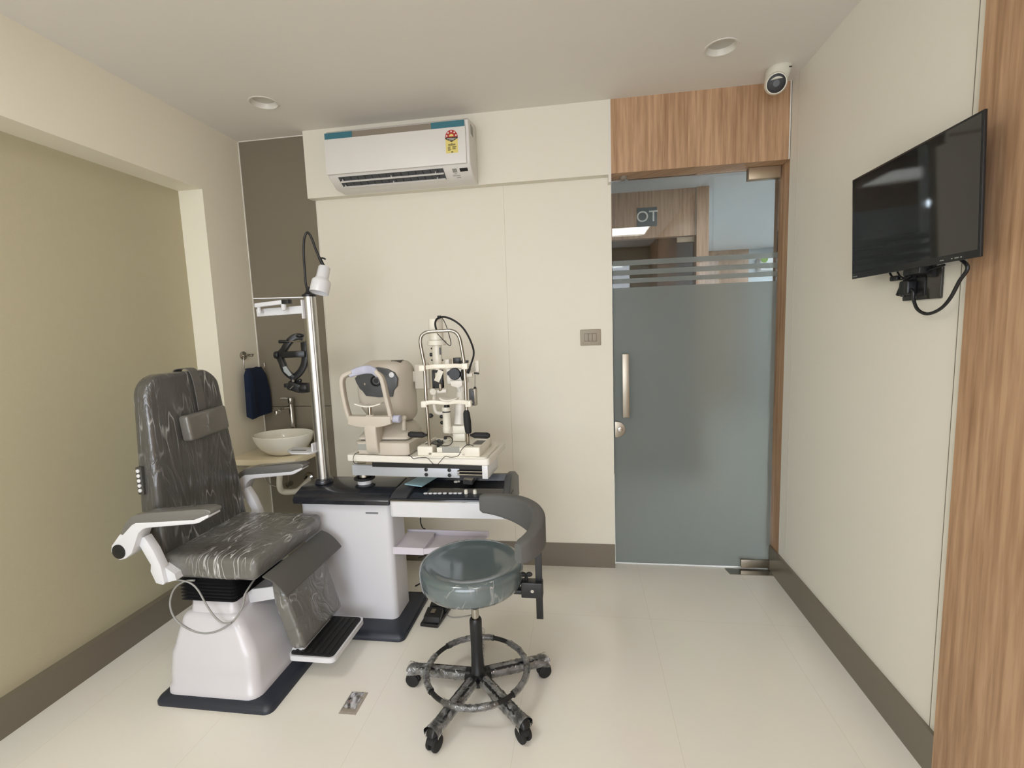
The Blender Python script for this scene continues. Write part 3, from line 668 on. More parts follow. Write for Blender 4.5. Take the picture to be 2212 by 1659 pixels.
for side in (1, -1):
    rows = []
    for i in range(NZ + 1):
        u = i / NZ; row = []
        for j in range(NY + 1):
            v = j / NY
            y0 = 2.405 - .012 * u; y1 = 2.540 + .028 * min(1, u * 2.0)
            th = .016 * min(1, u * 6 + .15)
            fold = .003 * math.sin(v * 7 + u * 2) * (.3 + u) + .007 * math.exp(-((v - .14 - .05 * u) / .09) ** 2) * (1 - .4 * u)
            zz = 1.180 - u * (.286 - .012 * v) + (.004 * math.sin(v * 12) if u == 0 else 0) - .012 * (abs(v - .5) * 2) ** 3 * (1 - u)
            row.append(bm.verts.new((xr + side * th + (fold if side > 0 else fold * .3), y0 + (y1 - y0) * v, zz if side > 0 else max(zz, 1.180 - u * .27))))
        rows.append(row)
    secs.append(rows)
for rows in secs:
    for i in range(NZ):
        for j in range(NY): bm.faces.new([rows[i][j], rows[i][j + 1], rows[i + 1][j + 1], rows[i + 1][j]])
F_, K_ = secs
for j in range(NY):
    bm.faces.new([F_[0][j], K_[0][j], K_[0][j + 1], F_[0][j + 1]]); bm.faces.new([F_[NZ][j], F_[NZ][j + 1], K_[NZ][j + 1], K_[NZ][j]])
for i in range(NZ):
    bm.faces.new([F_[i][0], F_[i + 1][0], K_[i + 1][0], K_[i][0]]); bm.faces.new([F_[i][NY], K_[i][NY], K_[i + 1][NY], F_[i + 1][NY]])
tag(ob('hand_towel', bm, M_TOWEL, ang=80), 'dark navy blue hand towel hanging from the chrome ring', 'towel')

# ================================================================== EXAMINATION CHAIR
ch = thing('examination_chair', (-1.385, 1.69, 0), 'grey padded examination chair wrapped in clear plastic on white base', 'chair')
bm = bmesh.new()
loft(bm, [[(x, y, z) for x, y in rrect(-1.60 + i, -1.125 - i, 1.415 + i, 1.842 - i, .03)] for z, i in ((0, 0), (.012, 0), (.022, .006), (.030, .022))])
ob('base_plate', bm, M_NAVY, ch)
bm = bmesh.new()
SEC = [(.030, -1.577, -1.192, 1.440, 1.832, .045), (.055, -1.575, -1.195, 1.442, 1.831, .045), (.062, -1.570, -1.202, 1.449, 1.827, .043), (.12, -1.567, -1.204, 1.452, 1.825, .042), (.185, -1.560, -1.210, 1.458, 1.820, .04), (.20, -1.552, -1.218, 1.462, 1.818, .04),
       (.26, -1.538, -1.252, 1.478, 1.812, .036), (.308, -1.522, -1.282, 1.490, 1.806, .034), (.318, -1.512, -1.290, 1.498, 1.802, .032), (.322, -1.498, -1.298, 1.506, 1.798, .03), (.366, -1.492, -1.302, 1.512, 1.795, .028), (.374, -1.484, -1.310, 1.520, 1.79, .026)]
loft(bm, [[(x, y, z) for x, y in rrect(x0, x1, y0, y1, r, 6)] for z, x0, x1, y0, y1, r in SEC])
ob('base_cover', bm, M_WHITE2, ch, ang=50)
bm = bmesh.new(); secs = []
for k in range(15):
    z = .368 + k * .0066; i = .010 if k % 2 == 0 else -.012
    secs.append([(x, y, z) for x, y in rrect(-1.520 + i + .015, -1.278 - i - .02, 1.508 + i, 1.79 - i, .012, 2)])
loft(bm, secs); ob('bellows', bm, mat('bellows_rubber', (40, 40, 42), .3), ch, smooth=False)
# seat cushion
def cushion(x0, x1, y0, y1, z0, z1, bev, crown=0., seg=5, cuts=10):
    t = bmesh.new(); bmesh.ops.create_cube(t, size=1)
    for v in t.verts: v.co = Vector(((x0 + x1) / 2 + v.co.x * (x1 - x0), (y0 + y1) / 2 + v.co.y * (y1 - y0), (z0 + z1) / 2 + v.co.z * (z1 - z0)))
    bmesh.ops.bevel(t, geom=t.edges[:], offset=bev, segments=seg, profile=.5, affect='EDGES')
    return t
bm = cushion(-1.580, -1.168, 1.474, 1.922, .468, .556, .024)
bmesh.ops.subdivide_edges(bm, edges=[e for e in bm.edges if e.calc_length() > .1], cuts=14, use_grid_fill=True)
for v in bm.verts:
    u = (v.co.x + 1.58) / .412; q = (v.co.y - 1.474) / .448
    if v.co.z > .53: v.co.z += .006 * math.sin(PI * min(1, max(0, u))) * math.sin(PI * min(1, max(0, q)))
    if v.co.z < .51 and u > .85: v.co.x -= .010
    n_ = noise.noise(v.co * 18) * .0022; v.co += Vector((n_, n_, n_ * .6))
sc1_ = ob('seat_cushion', bm, M_GREYW2, ch, ang=60)
wrap_over(sc1_, painted_glints('seat_glints', 42, (1, .16, .16), (.35, .3, .5), .8, .03, 6, .46, .60), .0015, 'creased clear plastic film over the seat')  # film shell carrying painted white highlights
bm = bmesh.new(); box(bm, -1.53, -1.21, 1.53, 1.88, .458, .470); ob('seat_pan', bm, M_BLACK, ch)
# backrest
def outline(y0, y1, y0t, y1t, z0, z1, rt, rb=.03):
    pts = []
    for cy, cz, r, a0, a1 in ((y1 - rb, z0 + rb, rb, -90, 0), (y1t - rt, z1 - rt, rt, 8, 90), (y0t + rt, z1 - rt, rt, 90, 172), (y0 + rb, z0 + rb, rb, 180, 270)):
        for k in range(9):
            t = math.radians(a0 + (a1 - a0) * k / 8); pts.append((cy + r * math.cos(t), cz + r * math.sin(t)))
    return pts
bm = bmesh.new()
prism(bm, outline(1.484, 1.936, 1.512, 1.872, .520, 1.222, .085), 'X', -.066, 0, bev=.018, seg=4)
bmesh.ops.triangulate(bm, faces=[f for f in bm.faces if len(f.verts) > 4])
bmesh.ops.subdivide_edges(bm, edges=[e for e in bm.edges if e.calc_length() > .09], cuts=3)
for v in bm.verts:
    z = v.co.z; q = (v.co.y - 1.70) / .22
    if v.co.x < -.03: v.co.x *= 1.42 - .45 * max(0, min(1, (z - .6) / .6))
    v.co.x += -1.548 - .024 * max(0, (z - .55) / .67) ** 1.3
    n_ = noise.noise(Vector((v.co.x * 10, v.co.y * 22, v.co.z * 9))) * .004; v.co.x += n_
bmesh.ops.triangulate(bm, faces=[f for f in bm.faces if len(f.verts) > 4])
bk_ = ob('backrest', bm, M_GREYW, ch, ang=70)
wrap_over(bk_, painted_glints('back_glints', 22, (1, 1, .22), (.25, 0, 0), .50, .028, 6, .47, .62), .0015, 'creased clear plastic film over the backrest')
bm = bmesh.new(); prism(bm, outline(1.52, 1.89, 1.56, 1.83, .56, 1.17, .07), 'X', -1.650, -1.600, bev=.008); ob('back_shell', bm, M_DGREY, ch)
# strap and head pillow
bm = bmesh.new(); yb = 1.735
path = crom([(-1.648, yb, 1.14), (-1.645, yb, 1.215), (-1.625, yb, 1.231), (-1.578, yb, 1.228), (-1.562, yb + .002, 1.19), (-1.556, yb + .004, 1.13), (-1.553, yb + .006, 1.06)], 6)
sweep(bm, path, lambda i, u: [(-.021, -.0016), (.021, -.0016), (.021, .0016), (-.021, .0016)], up=Vector((1, 0, 0)), fixed_up=False)
ob('strap', bm, M_GREYPAD, ch)
bm = bmesh.new(); box(bm, -.045, 0, -.105, .105, -.052, .052, bev=.012, seg=4, mtx=Matrix.Translation((-1.519, 1.735, 1.008)) @ Matrix.Rotation(math.radians(3), 4, 'X') @ Matrix.Rotation(math.radians(-4), 4, 'Y'))
ob('head_pillow', bm, film('pillow_film', (92, 90, 84), .9, 5, (1, 1, 1), .35), ch)
# control buttons on the side of the backrest
bm = bmesh.new(); box(bm, -1.628, -1.604, 1.486, 1.505, .785, .890, bev=.003); kp = ob('control_panel', bm, mat('panel_grey', (66, 65, 62), .4), ch)
for k in range(5):
    bm = bmesh.new(); z = .876 - k * .0185; cyl(bm, (-1.616, 1.488, z), (-1.616, 1.482, z), .0068, bev=.001); bt = ob('button', bm, M_WHITE, kp)
# arms
def arm(yo, yi, sgn):
    # yo outer face, yi inner face
    a, b = min(yo, yi), max(yo, yi)
    pr = [(-1.276, .740), (-1.317, .718), (-1.335, .7145), (-1.520, .6955), (-1.540, .690), (-1.560, .674), (-1.597, .599), (-1.625, .578), (-1.650, .572), (-1.672, .583), (-1.682, .604), (-1.676, .625), (-1.637, .668), (-1.625, .667), (-1.584, .704), (-1.566, .713), (-1.504, .717), (-1.333, .730), (-1.275, .750)]
    bm = bmesh.new(); prism(bm, pr, 'Y', a, b, bev=.003, seg=2); r = ob('armrest_frame', bm, M_WHITE, ch)
    bm = bmesh.new()
    pp = [(-1.634, .668), (-1.633, .675), (-1.616, .702), (-1.592, .727), (-1.567, .741), (-1.518, .749), (-1.446, .755), (-1.329, .766), (-1.290, .768), (-1.270, .763), (-1.266, .756), (-1.272, .748), (-1.333, .727), (-1.504, .714), (-1.564, .710), (-1.580, .702), (-1.622, .664)]
    prism(bm, pp, 'Y', a + .0005, b - .0005, bev=.004, seg=3); ob('armrest_pad', bm, film('armpad_film%d' % (sgn > 0), (98, 97, 93), .9, 5, (1, 1, 1), .25), ch)
    bm = bmesh.new(); yo2 = yo - .0015 * sgn
    cyl(bm, (-1.648, yo + .002 * sgn, .604), (-1.648, yo - .003 * sgn, .604), .0265, n=32, bev=.001); ob('pivot_cap', bm, M_BLACK, ch)
    # curved link down to the seat frame
    bm = bmesh.new(); ym = (a + b) / 2 + .012 * sgn
    out = [(-1.610, .640), (-1.585, .610), (-1.560, .560), (-1.552, .545), (-1.557, .520), (-1.540, .476), (-1.512, .470), (-1.505, .478), (-1.512, .540), (-1.535, .600), (-1.565, .650)]
    prism(bm, out, 'Y', ym - .016, ym + .016, bev=.002); ob('arm_link', bm, M_WHITE, ch)
    bm = bmesh.new(); prism(bm, [(-1.515, .470), (-1.470, .482), (-1.475, .505), (-1.520, .535)], 'Y', min(ym, ym + .07 * sgn), max(ym, ym + .07 * sgn)); ob('frame_bracket', bm, M_WHITE, ch)
arm(1.405, 1.462, 1); arm(2.020, 1.962, -1)
# leg support
bm = bmesh.new()
pl = [(-1.160, .462), (-1.120, .445), (-1.122, .40), (-1.100, .330), (-1.060, .185), (-1.072, .168), (-1.105, .165), (-1.125, .20), (-1.160, .32), (-1.172, .40)]
pl = crom([(x, 0, z) for x, z in pl], 4, True); pl = [(p.x, p.z) for p in pl]
prism(bm, pl, 'Y', 1.545, 1.835, bev=.014, seg=3)
bmesh.ops.triangulate(bm, faces=[f for f in bm.faces if len(f.verts) > 4])
for v in bm.verts: v.co.x += noise.noise(v.co * 20) * .003
lp_ = ob('leg_pad', bm, M_GREYW2, ch, ang=60)
wrap_over(lp_, painted_glints('leg_glints', 24, (1, .6, .35), (.3, 0, .2), .6, .03, 9, .48, .62), .0015, 'creased clear plastic film over the leg pad')
bm = bmesh.new()
fl = crom([(-1.168, 0, .480), (-1.135, 0, .466), (-1.102, 0, .438), (-1.078, 0, .408)], 5)
fu = [Vector((p.x - .002, 0, p.z - .005)) for p in fl]
prism(bm, [(p.x, p.z) for p in fl] + [(p.x, p.z) for p in fu[::-1]], 'Y', 1.50, 1.905, bev=.001); ob('cover_flap', bm, mat('flap_leatherette', (82, 81, 77), .55, bump=.2, bscale=500), ch)
bm = bmesh.new(); prism(bm, [(-1.345, .470), (-1.338, .330), (-1.330, .322), (-1.300, .318), (-1.170, .345), (-1.165, .395), (-1.305, .372), (-1.300, .470)], 'Y', 1.585, 1.60, bev=.001); ob('leg_bracket', bm, M_WHITE, ch)
bm = bmesh.new(); prism(bm, [(-1.345, .470), (-1.338, .330), (-1.330, .322), (-1.300, .318), (-1.170, .345), (-1.165, .395), (-1.305, .372), (-1.300, .470)], 'Y', 1.78, 1.795, bev=.001); ob('leg_bracket', bm, M_WHITE, ch)
# foot rest
bm = bmesh.new(); prism(bm, [(-1.125, .190), (-1.108, .192), (-1.100, .150), (-1.095, .122), (-1.095, .100), (-1.150, .100), (-1.150, .125), (-1.135, .14)], 'Y', 1.600, 1.800, bev=.003); ob('foot_bracket', bm, M_WHITE, ch)
bm = bmesh.new()
o1 = rrect(-1.150, -.958, 1.570, 1.838, .022, 5)
loft(bm, [[(x, y, z) for x, y in o1] for z in (.098, .118)]); fr = ob('footrest_tray', bm, M_WHITE, ch)
bm = bmesh.new(); loft(bm, [[(x, y, z) for x, y in rrect(-1.145, -.966, 1.578, 1.828, .016, 4)] for z in (.1175, .1225)])
for k in range(6): box(bm, -1.130 + k * .026, -1.117 + k * .026, 1.590, 1.816, .1220, .1262, bev=.0015)
ob('rubber_mat', bm, M_RUBBER, fr)
# cable loop below the seat
bm = bmesh.new(); tube(bm, [at(px, py, Y=1.478) for px, py in ((420, 1254), (398, 1256), (378, 1270), (368, 1295), (370, 1320), (384, 1343), (410, 1360), (440, 1368), (470, 1363), (500, 1345), (518, 1322), (527, 1300), (530, 1282))] + [(-1.235, 1.56, .45)], .0035)
tube(bm, [at(px, py, Y=1.470) for px, py in ((372, 1252), (392, 1254), (412, 1260), (428, 1275), (445, 1305), (462, 1330), (480, 1345), (500, 1346))], .0033)
ob('cable_loop', bm, M_GREYC, ch)

# ================================================================== INSTRUMENT UNIT
un = thing('refraction_unit', (-.95, 2.03, 0), 'white and black ophthalmic instrument stand with console, pole and swing table', 'instrument stand')
bm = bmesh.new()
loft(bm, [[(x, y, z) for x, y in rrect(-1.30 + i, -.793 - i, 1.850 + i, 2.215 - i, .028)] for z, i in ((0, 0), (.014, 0), (.028, .010), (.034, .03))])
ob('base_plate', bm, M_NAVY, un)
bm = bmesh.new(); loft(bm, [[(x, y, z) for x, y in rrect(-1.300, -.862, 1.958, 2.135, .03, 6)] for z in (.033, .61)]); ob('cabinet', bm, mat('cabinet_white', (214, 214, 218), .42, bump=.06, bscale=300), un)
bm = bmesh.new(); a = at(790, 1106, Y=1.958); b = at(817, 1110, Y=1.958); box(bm, a.x, b.x, 1.9555, 1.959, b.z, a.z); ob('name_badge', bm, mat('badge_grey', (140, 142, 146), .4, metal=.5), un)
bm = bmesh.new()
prism(bm, [(1.925, .592), (1.922, .612), (1.932, .626), (2.000, .649), (2.14, .652), (2.165, .645), (2.165, .592)], 'X', -1.312, -.848, bev=.006, seg=3)
ob('cabinet_top', bm, M_GLOSSB, un)
# pole with lamp
px_, py_ = -1.226, 2.055
bm = bmesh.new(); N_ = 40; pts = []
for k in range(N_):
    t = 2 * PI * k / N_; r = .0285
    if abs(((t - math.radians(-42)) + PI) % (2 * PI) - PI) < .10 or abs(((t - math.radians(-160)) + PI) % (2 * PI) - PI) < .10: r = .0245
    pts.append((px_ + r * math.cos(t), py_ + r * math.sin(t)))
prism(bm, pts, 'Z', .655, 1.525); ob('pole', bm, M_POLE, un, ang=25)
bm = bmesh.new(); lathe(bm, [(.029, .652), (.042, .652), (.043, .664), (.038, .672), (.029, .674)], (px_, py_, 0)); ob('pole_collar', bm, M_GLOSSB, un)
bm = bmesh.new(); lathe(bm, [(0, 0), (.031, 0), (.031, .010), (.022, .014), (.013, .022), (.008, .045), (0, .045)], (px_, py_, 1.524)); ob('pole_cap', bm, M_BLACK, un)
Yl = py_
gp = [(px_, py_, 1.545)] + [at(a, b, Y=Yl) for a, b in ((661, 615), (658, 580), (656, 545), (657, 518), (661, 505), (666, 503), (673, 514), (682, 538), (690, 557))]
bm = bmesh.new(); tube(bm, gp, .0055); gn = ob('gooseneck', bm, M_BLACK, un)
h0 = at(701, 577, Y=Yl); h1 = at(690, 629, Y=Yl - .030); ax = (h1 - h0).normalized()
bm = bmesh.new()
lathe(bm, [(0, -.002), (.022, -.002), (.026, .003), (.027, .050), (.030, .056), (.040, .066), (.0415, .074), (.0415, .122), (.0395, .122), (.039, .075), (.025, .055), (0, .055)], h0, ax, n=40)
lh = ob('lamp_head', bm, M_WHITE, un)
bm = bmesh.new(); q_ = Vector((0, 0, 1)).rotation_difference(ax).to_matrix()
for k in range(9):
    r = 0 if k == 8 else .013; v = h0 + q_ @ Vector((r * math.cos(k * PI / 4), r * math.sin(k * PI / 4), -.0035)); cyl(bm, v, v + ax * .003, .0019, n=8)
ob('vent_holes', bm, M_INK, lh)
bm = bmesh.new(); a = gp[-1]; cyl(bm, a, h0 + Vector((0, 0, -.004)), .007, .008, n=14); c_ = at(703, 560, Y=Yl); tube(bm, [a + Vector((-.004, 0, -.006)), (a + c_) / 2 + Vector((0, 0, .002)), c_], .004, smooth=2); ob('lamp_joint', bm, M_BLACK, un)
# upper projector arm
bm = bmesh.new(); Ya = 2.035
a = at(555, 684, Y=Ya); b = at(652, 677, Y=Ya); c_ = at(652, 660, Y=Ya); d_ = at(553, 668, Y=Ya)
prism(bm, [(a.x, a.z), (b.x + .01, b.z), (c_.x + .01, c_.z), (d_.x, d_.z)], 'Y', Ya, Ya + .03, bev=.002); ob('lower_arm', bm, M_WHITE, un)
a = at(546, 664, Y=Ya - .05); b = at(612, 657, Y=Ya - .03); c_ = at(612, 648, Y=Ya - .03); d_ = at(546, 655, Y=Ya - .05)
bm = bmesh.new(); prism(bm, [(a.x, a.z), (b.x, b.z), (c_.x, c_.z), (d_.x, d_.z)], 'Y', Ya - .04, Ya - .015, bev=.002)
cyl(bm, (a.x + .012, Ya - .025, a.z - .025), (a.x + .012, Ya - .025, a.z + .002), .008); cyl(bm, (a.x + .012, Ya - .028, a.z - .018), (a.x + .012, Ya + .01, a.z - .018), .007); ob('upper_arm', bm, M_WHITE, un)
bm = bmesh.new(); box(bm, b.x - .001, b.x + .032, Ya - .042, Ya - .012, b.z + .001, c_.z + .001, bev=.001); ob('arm_end', bm, M_BLACK, un)
bm = bmesh.new(); q = at(613, 664, Y=Ya - .03); lathe(bm, [(0, 0), (.011, 0), (.011, -.02), (.008, -.027), (0, -.029)], (q.x, Ya - .03, q.z + .014)); ob('arm_knob', bm, M_WHITE, un)
q0 = at(560, 650, Y=Ya - .03); q1 = at(604, 641, Y=Ya); q2 = at(658, 641, Y=Ya)
bm = bmesh.new(); prism(bm, [(q0.x, 1.965), (q1.x, 1.99), (q2.x, 2.02), (q2.x, 2.07), (q1.x, 2.09), (q0.x, 2.02)], 'Z', 1.519, 1.5225); ob('top_plate', bm, M_WHITE, un)
bm = bmesh.new(); a = at(651, 650, Y=Ya - .02); b = at(654, 688, Y=Ya - .02); box(bm, b.x - .004, b.x + .004, Ya - .02, Ya + .03, b.z, a.z + .005, bev=.001); ob('mount_plate', bm, M_WHITE, un)
# hook rod for the headset
bm = bmesh.new(); a = at(660, 737, Y=2.075); b = at(622, 738, Y=2.075); tube(bm, [(px_, py_ + .01, a.z), a, b], .0035, smooth=1); hk = ob('hook_rod', bm, M_CHROME, un)
bm = bmesh.new(); c_ = at(603, 738, Y=2.075); cyl(bm, b + Vector((.004, 0, 0)), c_, .0065, .0085, bev=.002); ob('rod_grip', bm, M_BLACK, hk)
# small tray on the pole
bm = bmesh.new(); zt = .806
prism(bm, [(-1.385, 2.03), (-1.335, 1.985), (-1.245, 1.985), (-1.235, 2.0), (-1.235, 2.08), (-1.40, 2.10)], 'Z', zt, zt + .007, bev=.001); box(bm, -1.247, -1.239, 2.005, 2.075, zt - .004, zt + .045, bev=.001)
tr_ = ob('pole_tray', bm, M_WHITE, un)
bm = bmesh.new(); box(bm, -1.365, -1.29, 2.025, 2.037, zt + .0068, zt + .008); ob('tray_slot', bm, M_DGREY, tr_)
# console
CX0, CX1, CYF = -.842, -.318, 1.900
bm = bmesh.new(); prism(bm, rrect(CX0, CX1 + .004, CYF, 2.18, .022, 5), 'Z', .552, .622); ob('console_body', bm, M_WHITE, un)
bm = bmesh.new(); prism(bm, [(CYF - .002, .621), (CYF, .632), (1.915, .6345), (2.000, .646), (2.015, .646), (2.030, .634), (2.16, .634), (2.17, .662), (2.19, .662), (2.20, .62)], 'X', CX0 + .004, CX1 + .002, bev=.0015)
cp = ob('console_top', bm, M_GLOSSB, un)
bm = bmesh.new(); prism(bm, [(CYF - .001, .555), (CYF - .003, .635), (1.925, .668), (1.965, .705), (2.01, .716), (2.10, .700), (2.20, .65), (2.20, .555)], 'X', CX1 - .020, CX1 + .010, bev=.005, seg=3); ob('side_cheek', bm, M_DGREY, un)
for y, z in ((1.96, .640), (1.99, .640), (1.975, .60)): ob('socket_hole', B(CX1 + .009, CX1 + .0112, y, y + .010, z, z + .009), M_INK, un)
bm = bmesh.new(); prism(bm, [(1.905, .632), (1.925, .645), (1.98, .6535), (2.02, .653), (2.16, .66), (2.17, .632)], 'X', CX0 + .006, CX0 + .082, bev=.003); ob('console_pad', bm, mat('graphite_plastic', (62, 63, 66), .45), un)
bm = bmesh.new(); prism(bm, [(1.912, .6335), (1.912, .6355), (1.958, .6420), (1.958, .640)], 'X', CX0 + .096, CX1 - .03); ob('keypad', bm, mat('keypad_dark', (48, 52, 60), .25), un)
bm = bmesh.new(); box(bm, CX0 + .01, CX1 - .02, CYF - .0032, CYF - .001, .6225, .6255); ob('lip_highlight', bm, M_CHROME, un)  # bright bar standing in for the highlight along the console lip
for i, xpix in enumerate((919.5, 930, 940, 950, 961, 973.5, 983.5, 993.5)):
    p = at(xpix, 1066, Z=.641); bm = bmesh.new()
    t = bmesh.new(); lathe(t, [(0, 0), (.0095, 0), (.0095, .003), (.007, .0045), (0, .005)], (0, 0, 0), n=20)
    for v in t.verts: v.co = Vector((v.co.x, v.co.y * .75, v.co.z)) + Vector((p.x, p.y, .6375 + (p.y - 1.93) * .13))
    merge(bm, t); ob('button', bm, M_WHITE, un)
for xpix in (1007, 1026):
    p = at(xpix, 1066, Z=.641); bm = bmesh.new(); lathe(bm, [(0, 0), (.009, 0), (.0085, .004), (.0075, .018), (.006, .020), (0, .020)], (p.x, p.y, .639), (0, -.12, 1), n=20); ob('knob', bm, M_IVORY, un)
for xpix in (919.5, 930, 940, 950, 961, 973.5, 983.5, 993.5):
    bm = bmesh.new(); p = at(xpix, 1070.5, Z=.637); box(bm, p.x - .006, p.x + .006, p.y - .001, p.y + .001, .6365, .6385); ob('panel_print', bm, M_PAPERG, un)
for (a, b) in ((1011, 1056), (1030, 1056)): bm = bmesh.new(); p = at(a, b, Z=.645); box(bm, p.x, p.x + .010, p.y - .002, p.y + .001, .6445, .6455); ob('panel_print', bm, M_PAPERG, un)
# lower tray shelf
bm = bmesh.new(); prism(bm, [(-.868, 1.975), (-.722, 1.972), (-.690, 2.02), (-.600, 2.10), (-.470, 2.09), (-.470, 2.17), (-.868, 2.17)], 'Z', .348, .354)
prism(bm, [(-.868, 1.972), (-.722, 1.970), (-.722, 1.975), (-.868, 1.977)], 'Z', .345, .378); box(bm, -.726, -.721, 1.972, 2.12, .348, .374); box(bm, -.868, -.46, 2.165, 2.172, .348, .378)
prism(bm, [(-.722, 1.972), (-.46, 2.06), (-.46, 2.066), (-.722, 1.978)], 'Z', .348, .374)
box(bm, -.866, -.726, 1.977, 2.16, .366, .369)
ob('tray_shelf', bm, mat('shelf_white', (214, 208, 216), .4), un)
bm = bmesh.new(); box(bm, -.866, -.835, 1.99, 2.02, .512, .536, bev=.003); box(bm, -.845, -.81, 1.985, 2.01, .528, .548); ob('release_lever', bm, M_BLACK, un)
# swing table: column, arm, top
cxx, cyy = -1.020, 2.055
bm = bmesh.new(); lathe(bm, [(0, .650), (.033, .650), (.033, .677), (0, .677)], (cxx, cyy, 0)); sc_ = ob('swivel_column', bm, M_WHITE, un)
bm = bmesh.new(); lathe(bm, [(0, .677), (.0325, .677), (.0325, .712), (0, .712)], (cxx, cyy, 0)); ob('column_sleeve', bm, M_CHROME, sc_)
bm = bmesh.new(); tube(bm, [(cxx + .042 * math.cos(t * PI / 6), cyy + .042 * math.sin(t * PI / 6), .676) for t in range(12)], .0065, closed=True); ob('rubber_ring', bm, M_RUBBER, sc_)
TR = Matrix.Translation((-1.030, 1.982, 0)) @ Matrix.Rotation(math.radians(-3.0), 4, 'Z')
bm = bmesh.new(); box(bm, -.012, .497, 0, .105, .710, .758, bev=.002, mtx=TR); br_ = ob('swing_arm', bm, mat('anodised_silver', (196, 200, 206), .4, metal=.25), un)
for k, (x, z) in enumerate(((.345, .745), (.345, .722), (.452, .745), (.452, .722))):
    bm = bmesh.new(); cyl(bm, TR @ Vector((x, .001, z)), TR @ Vector((x, -.0025, z)), .0085, bev=.001); ob('bolt_cap', bm, M_BLACK, br_)
bm = bmesh.new(); box(bm, .496, .60, .004, .100, .712, .756, mtx=TR); box(bm, .10, .62, -.02, .12, .758, .797, mtx=TR); ob('slide_carriage', bm, M_BLACK, un)
bm = bmesh.new()
for z in (.742, .728): cyl(bm, TR @ Vector((.49, -.004, z)), TR @ Vector((.625, -.004, z)), .004)
ob('slide_rail', bm, M_STEEL, un)
bm = bmesh.new(); box(bm, .01, .10, .01, .09, .758, .797, mtx=TR); ob('table_spacer', bm, M_STEEL, un)
TT = Matrix.Translation((-1.024, 1.905, 0)) @ Matrix.Rotation(math.radians(-5.0), 4, 'Z')
bm = bmesh.new(); loft(bm, [[TT @ Vector((x, y, z)) for x, y in rrect(0 + i, .648 - i, 0 + i, .285 - i, .012, 4)] for z, i in ((.797, .003), (.800, 0), (.822, 0), (.826, .003))]); ob('tabletop', bm, M_PLAST, un)
bm = bmesh.new(); box(bm, .616, .640, .002, .16, .742, .797, bev=.001, mtx=TT); ob('table_end_bracket', bm, M_WHITE, un)

# booklet and small things lying on the console
bm = bmesh.new(); p = [at(874, 1046, Z=.664), at(911, 1051, Z=.664), at(945, 1030, Z=.664), at(915, 1025, Z=.664)]
loft(bm, [[(q.x, q.y, z) for q in p] for z in (.6615, .6665)]); tag(ob('booklet', bm, M_BLUEP, smooth=False), 'pale blue booklet lying on the black console left end', 'booklet')
bm = bmesh.new(); p = [at(1000, 1042, Z=.655), at(1020, 1044, Z=.655), at(1038, 1020, Z=.655), at(1018, 1018, Z=.655)]
loft(bm, [[(q.x, q.y, z) for q in p] for z in (.6475, .668)]); rm = tag(ob('wrapped_handset', bm, film('handset_film', (60, 60, 60), .8, 8, (1, 1, 1), .6)), 'dark handset in crinkled plastic bag on the console beside the knobs', 'handset')
bm = bmesh.new(); p = at(985, 1043, Z=.645); sphere(bm, (p.x, p.y, .650), .008, (1.3, .8, .7), 12, 8); sphere(bm, (p.x + .012, p.y + .006, .650), .006, (1.2, .9, .8), 12, 8)
tag(ob('plastic_clip', bm, M_IVORY), 'tiny white plastic clip on the black console near the bagged handset', 'clip')

# ================================================================== AUTOREFRACTOR
ZT = .827
ar = thing('autorefractor', (-.86, 2.0, ZT), 'beige autorefractor with chin rest and dark lens face on the white table', 'eye instrument')
bm = bmesh.new()
prism(bm, [(-.985, 1.925), (-.965, 1.905), (-.900, 1.905), (-.835, 1.885), (-.742, 1.885), (-.730, 1.895), (-.715, 2.125), (-.97, 2.125)], 'Z', ZT, .884, bev=.008, seg=3)
ob('base', bm, M_GREIGE, ar)
bm = bmesh.new()
loft(bm, [[Vector((x + dx, y + dy, z)) for x, y in rrect(-.975 + i, -.745 - i, 1.925 + i, 2.12 - i * .3, .015, 4)] for z, i, dx, dy in ((.889, 0, 0, 0), (.898, 0, 0, 0), (.918, .014, 0, .01), (.935, .040, 0, .03), (.940, .05, 0, .04))])
ob('carriage', bm, M_GREIGE, ar)
bm = bmesh.new(); box(bm, -.965, -.755, 1.935, 2.11, .882, .890); ob('carriage_gap', bm, M_BLACK, ar)
bm = bmesh.new()
prism(bm, crom([(1.872, 0, .965), (1.870, 0, .90), (1.874, 0, .86), (1.888, 0, .838), (1.925, 0, .832), (1.95, 0, .834), (1.945, 0, .87), (1.935, 0, .965)], 4, True) and [(p.x, p.z) for p in crom([(1.872, 0, .965), (1.870, 0, .90), (1.874, 0, .86), (1.888, 0, .838), (1.925, 0, .832), (1.95, 0, .834), (1.945, 0, .87), (1.935, 0, .965)], 4, True)], 'X', -.915, -.862, bev=.006, seg=3)
ob('front_column', bm, M_GREIGE, ar)
bm = bmesh.new()
lo = [(x, .968 - .018 * (1 - ((x + .893) / .10) ** 2)) for x in [-.99 + k * .0195 for k in range(11)]]
prism(bm, lo + [(-.797, 1.000), (-.985, 1.003)], 'Y', 1.872, 1.915, bev=.005, seg=3); ob('frame_base', bm, M_GREIGE, ar)
def upright(pts):
    bm = bmesh.new(); path = crom(pts, 6)
    sweep(bm, path, lambda i, u: [(a * .5, b) for a, b in rrect(-.030, .030, -.0085, .0085, .007, 3)], up=Vector((1, 0, 0)), fixed_up=True)
    ob('frame_upright', bm, M_GREIGE, ar)
upright([(-.984, 1.892, .985), (-.994, 1.89, 1.02), (-1.001, 1.885, 1.08), (-1.003, 1.88, 1.14), (-.996, 1.88, 1.168), (-.975, 1.882, 1.180), (-.955, 1.884, 1.184)])
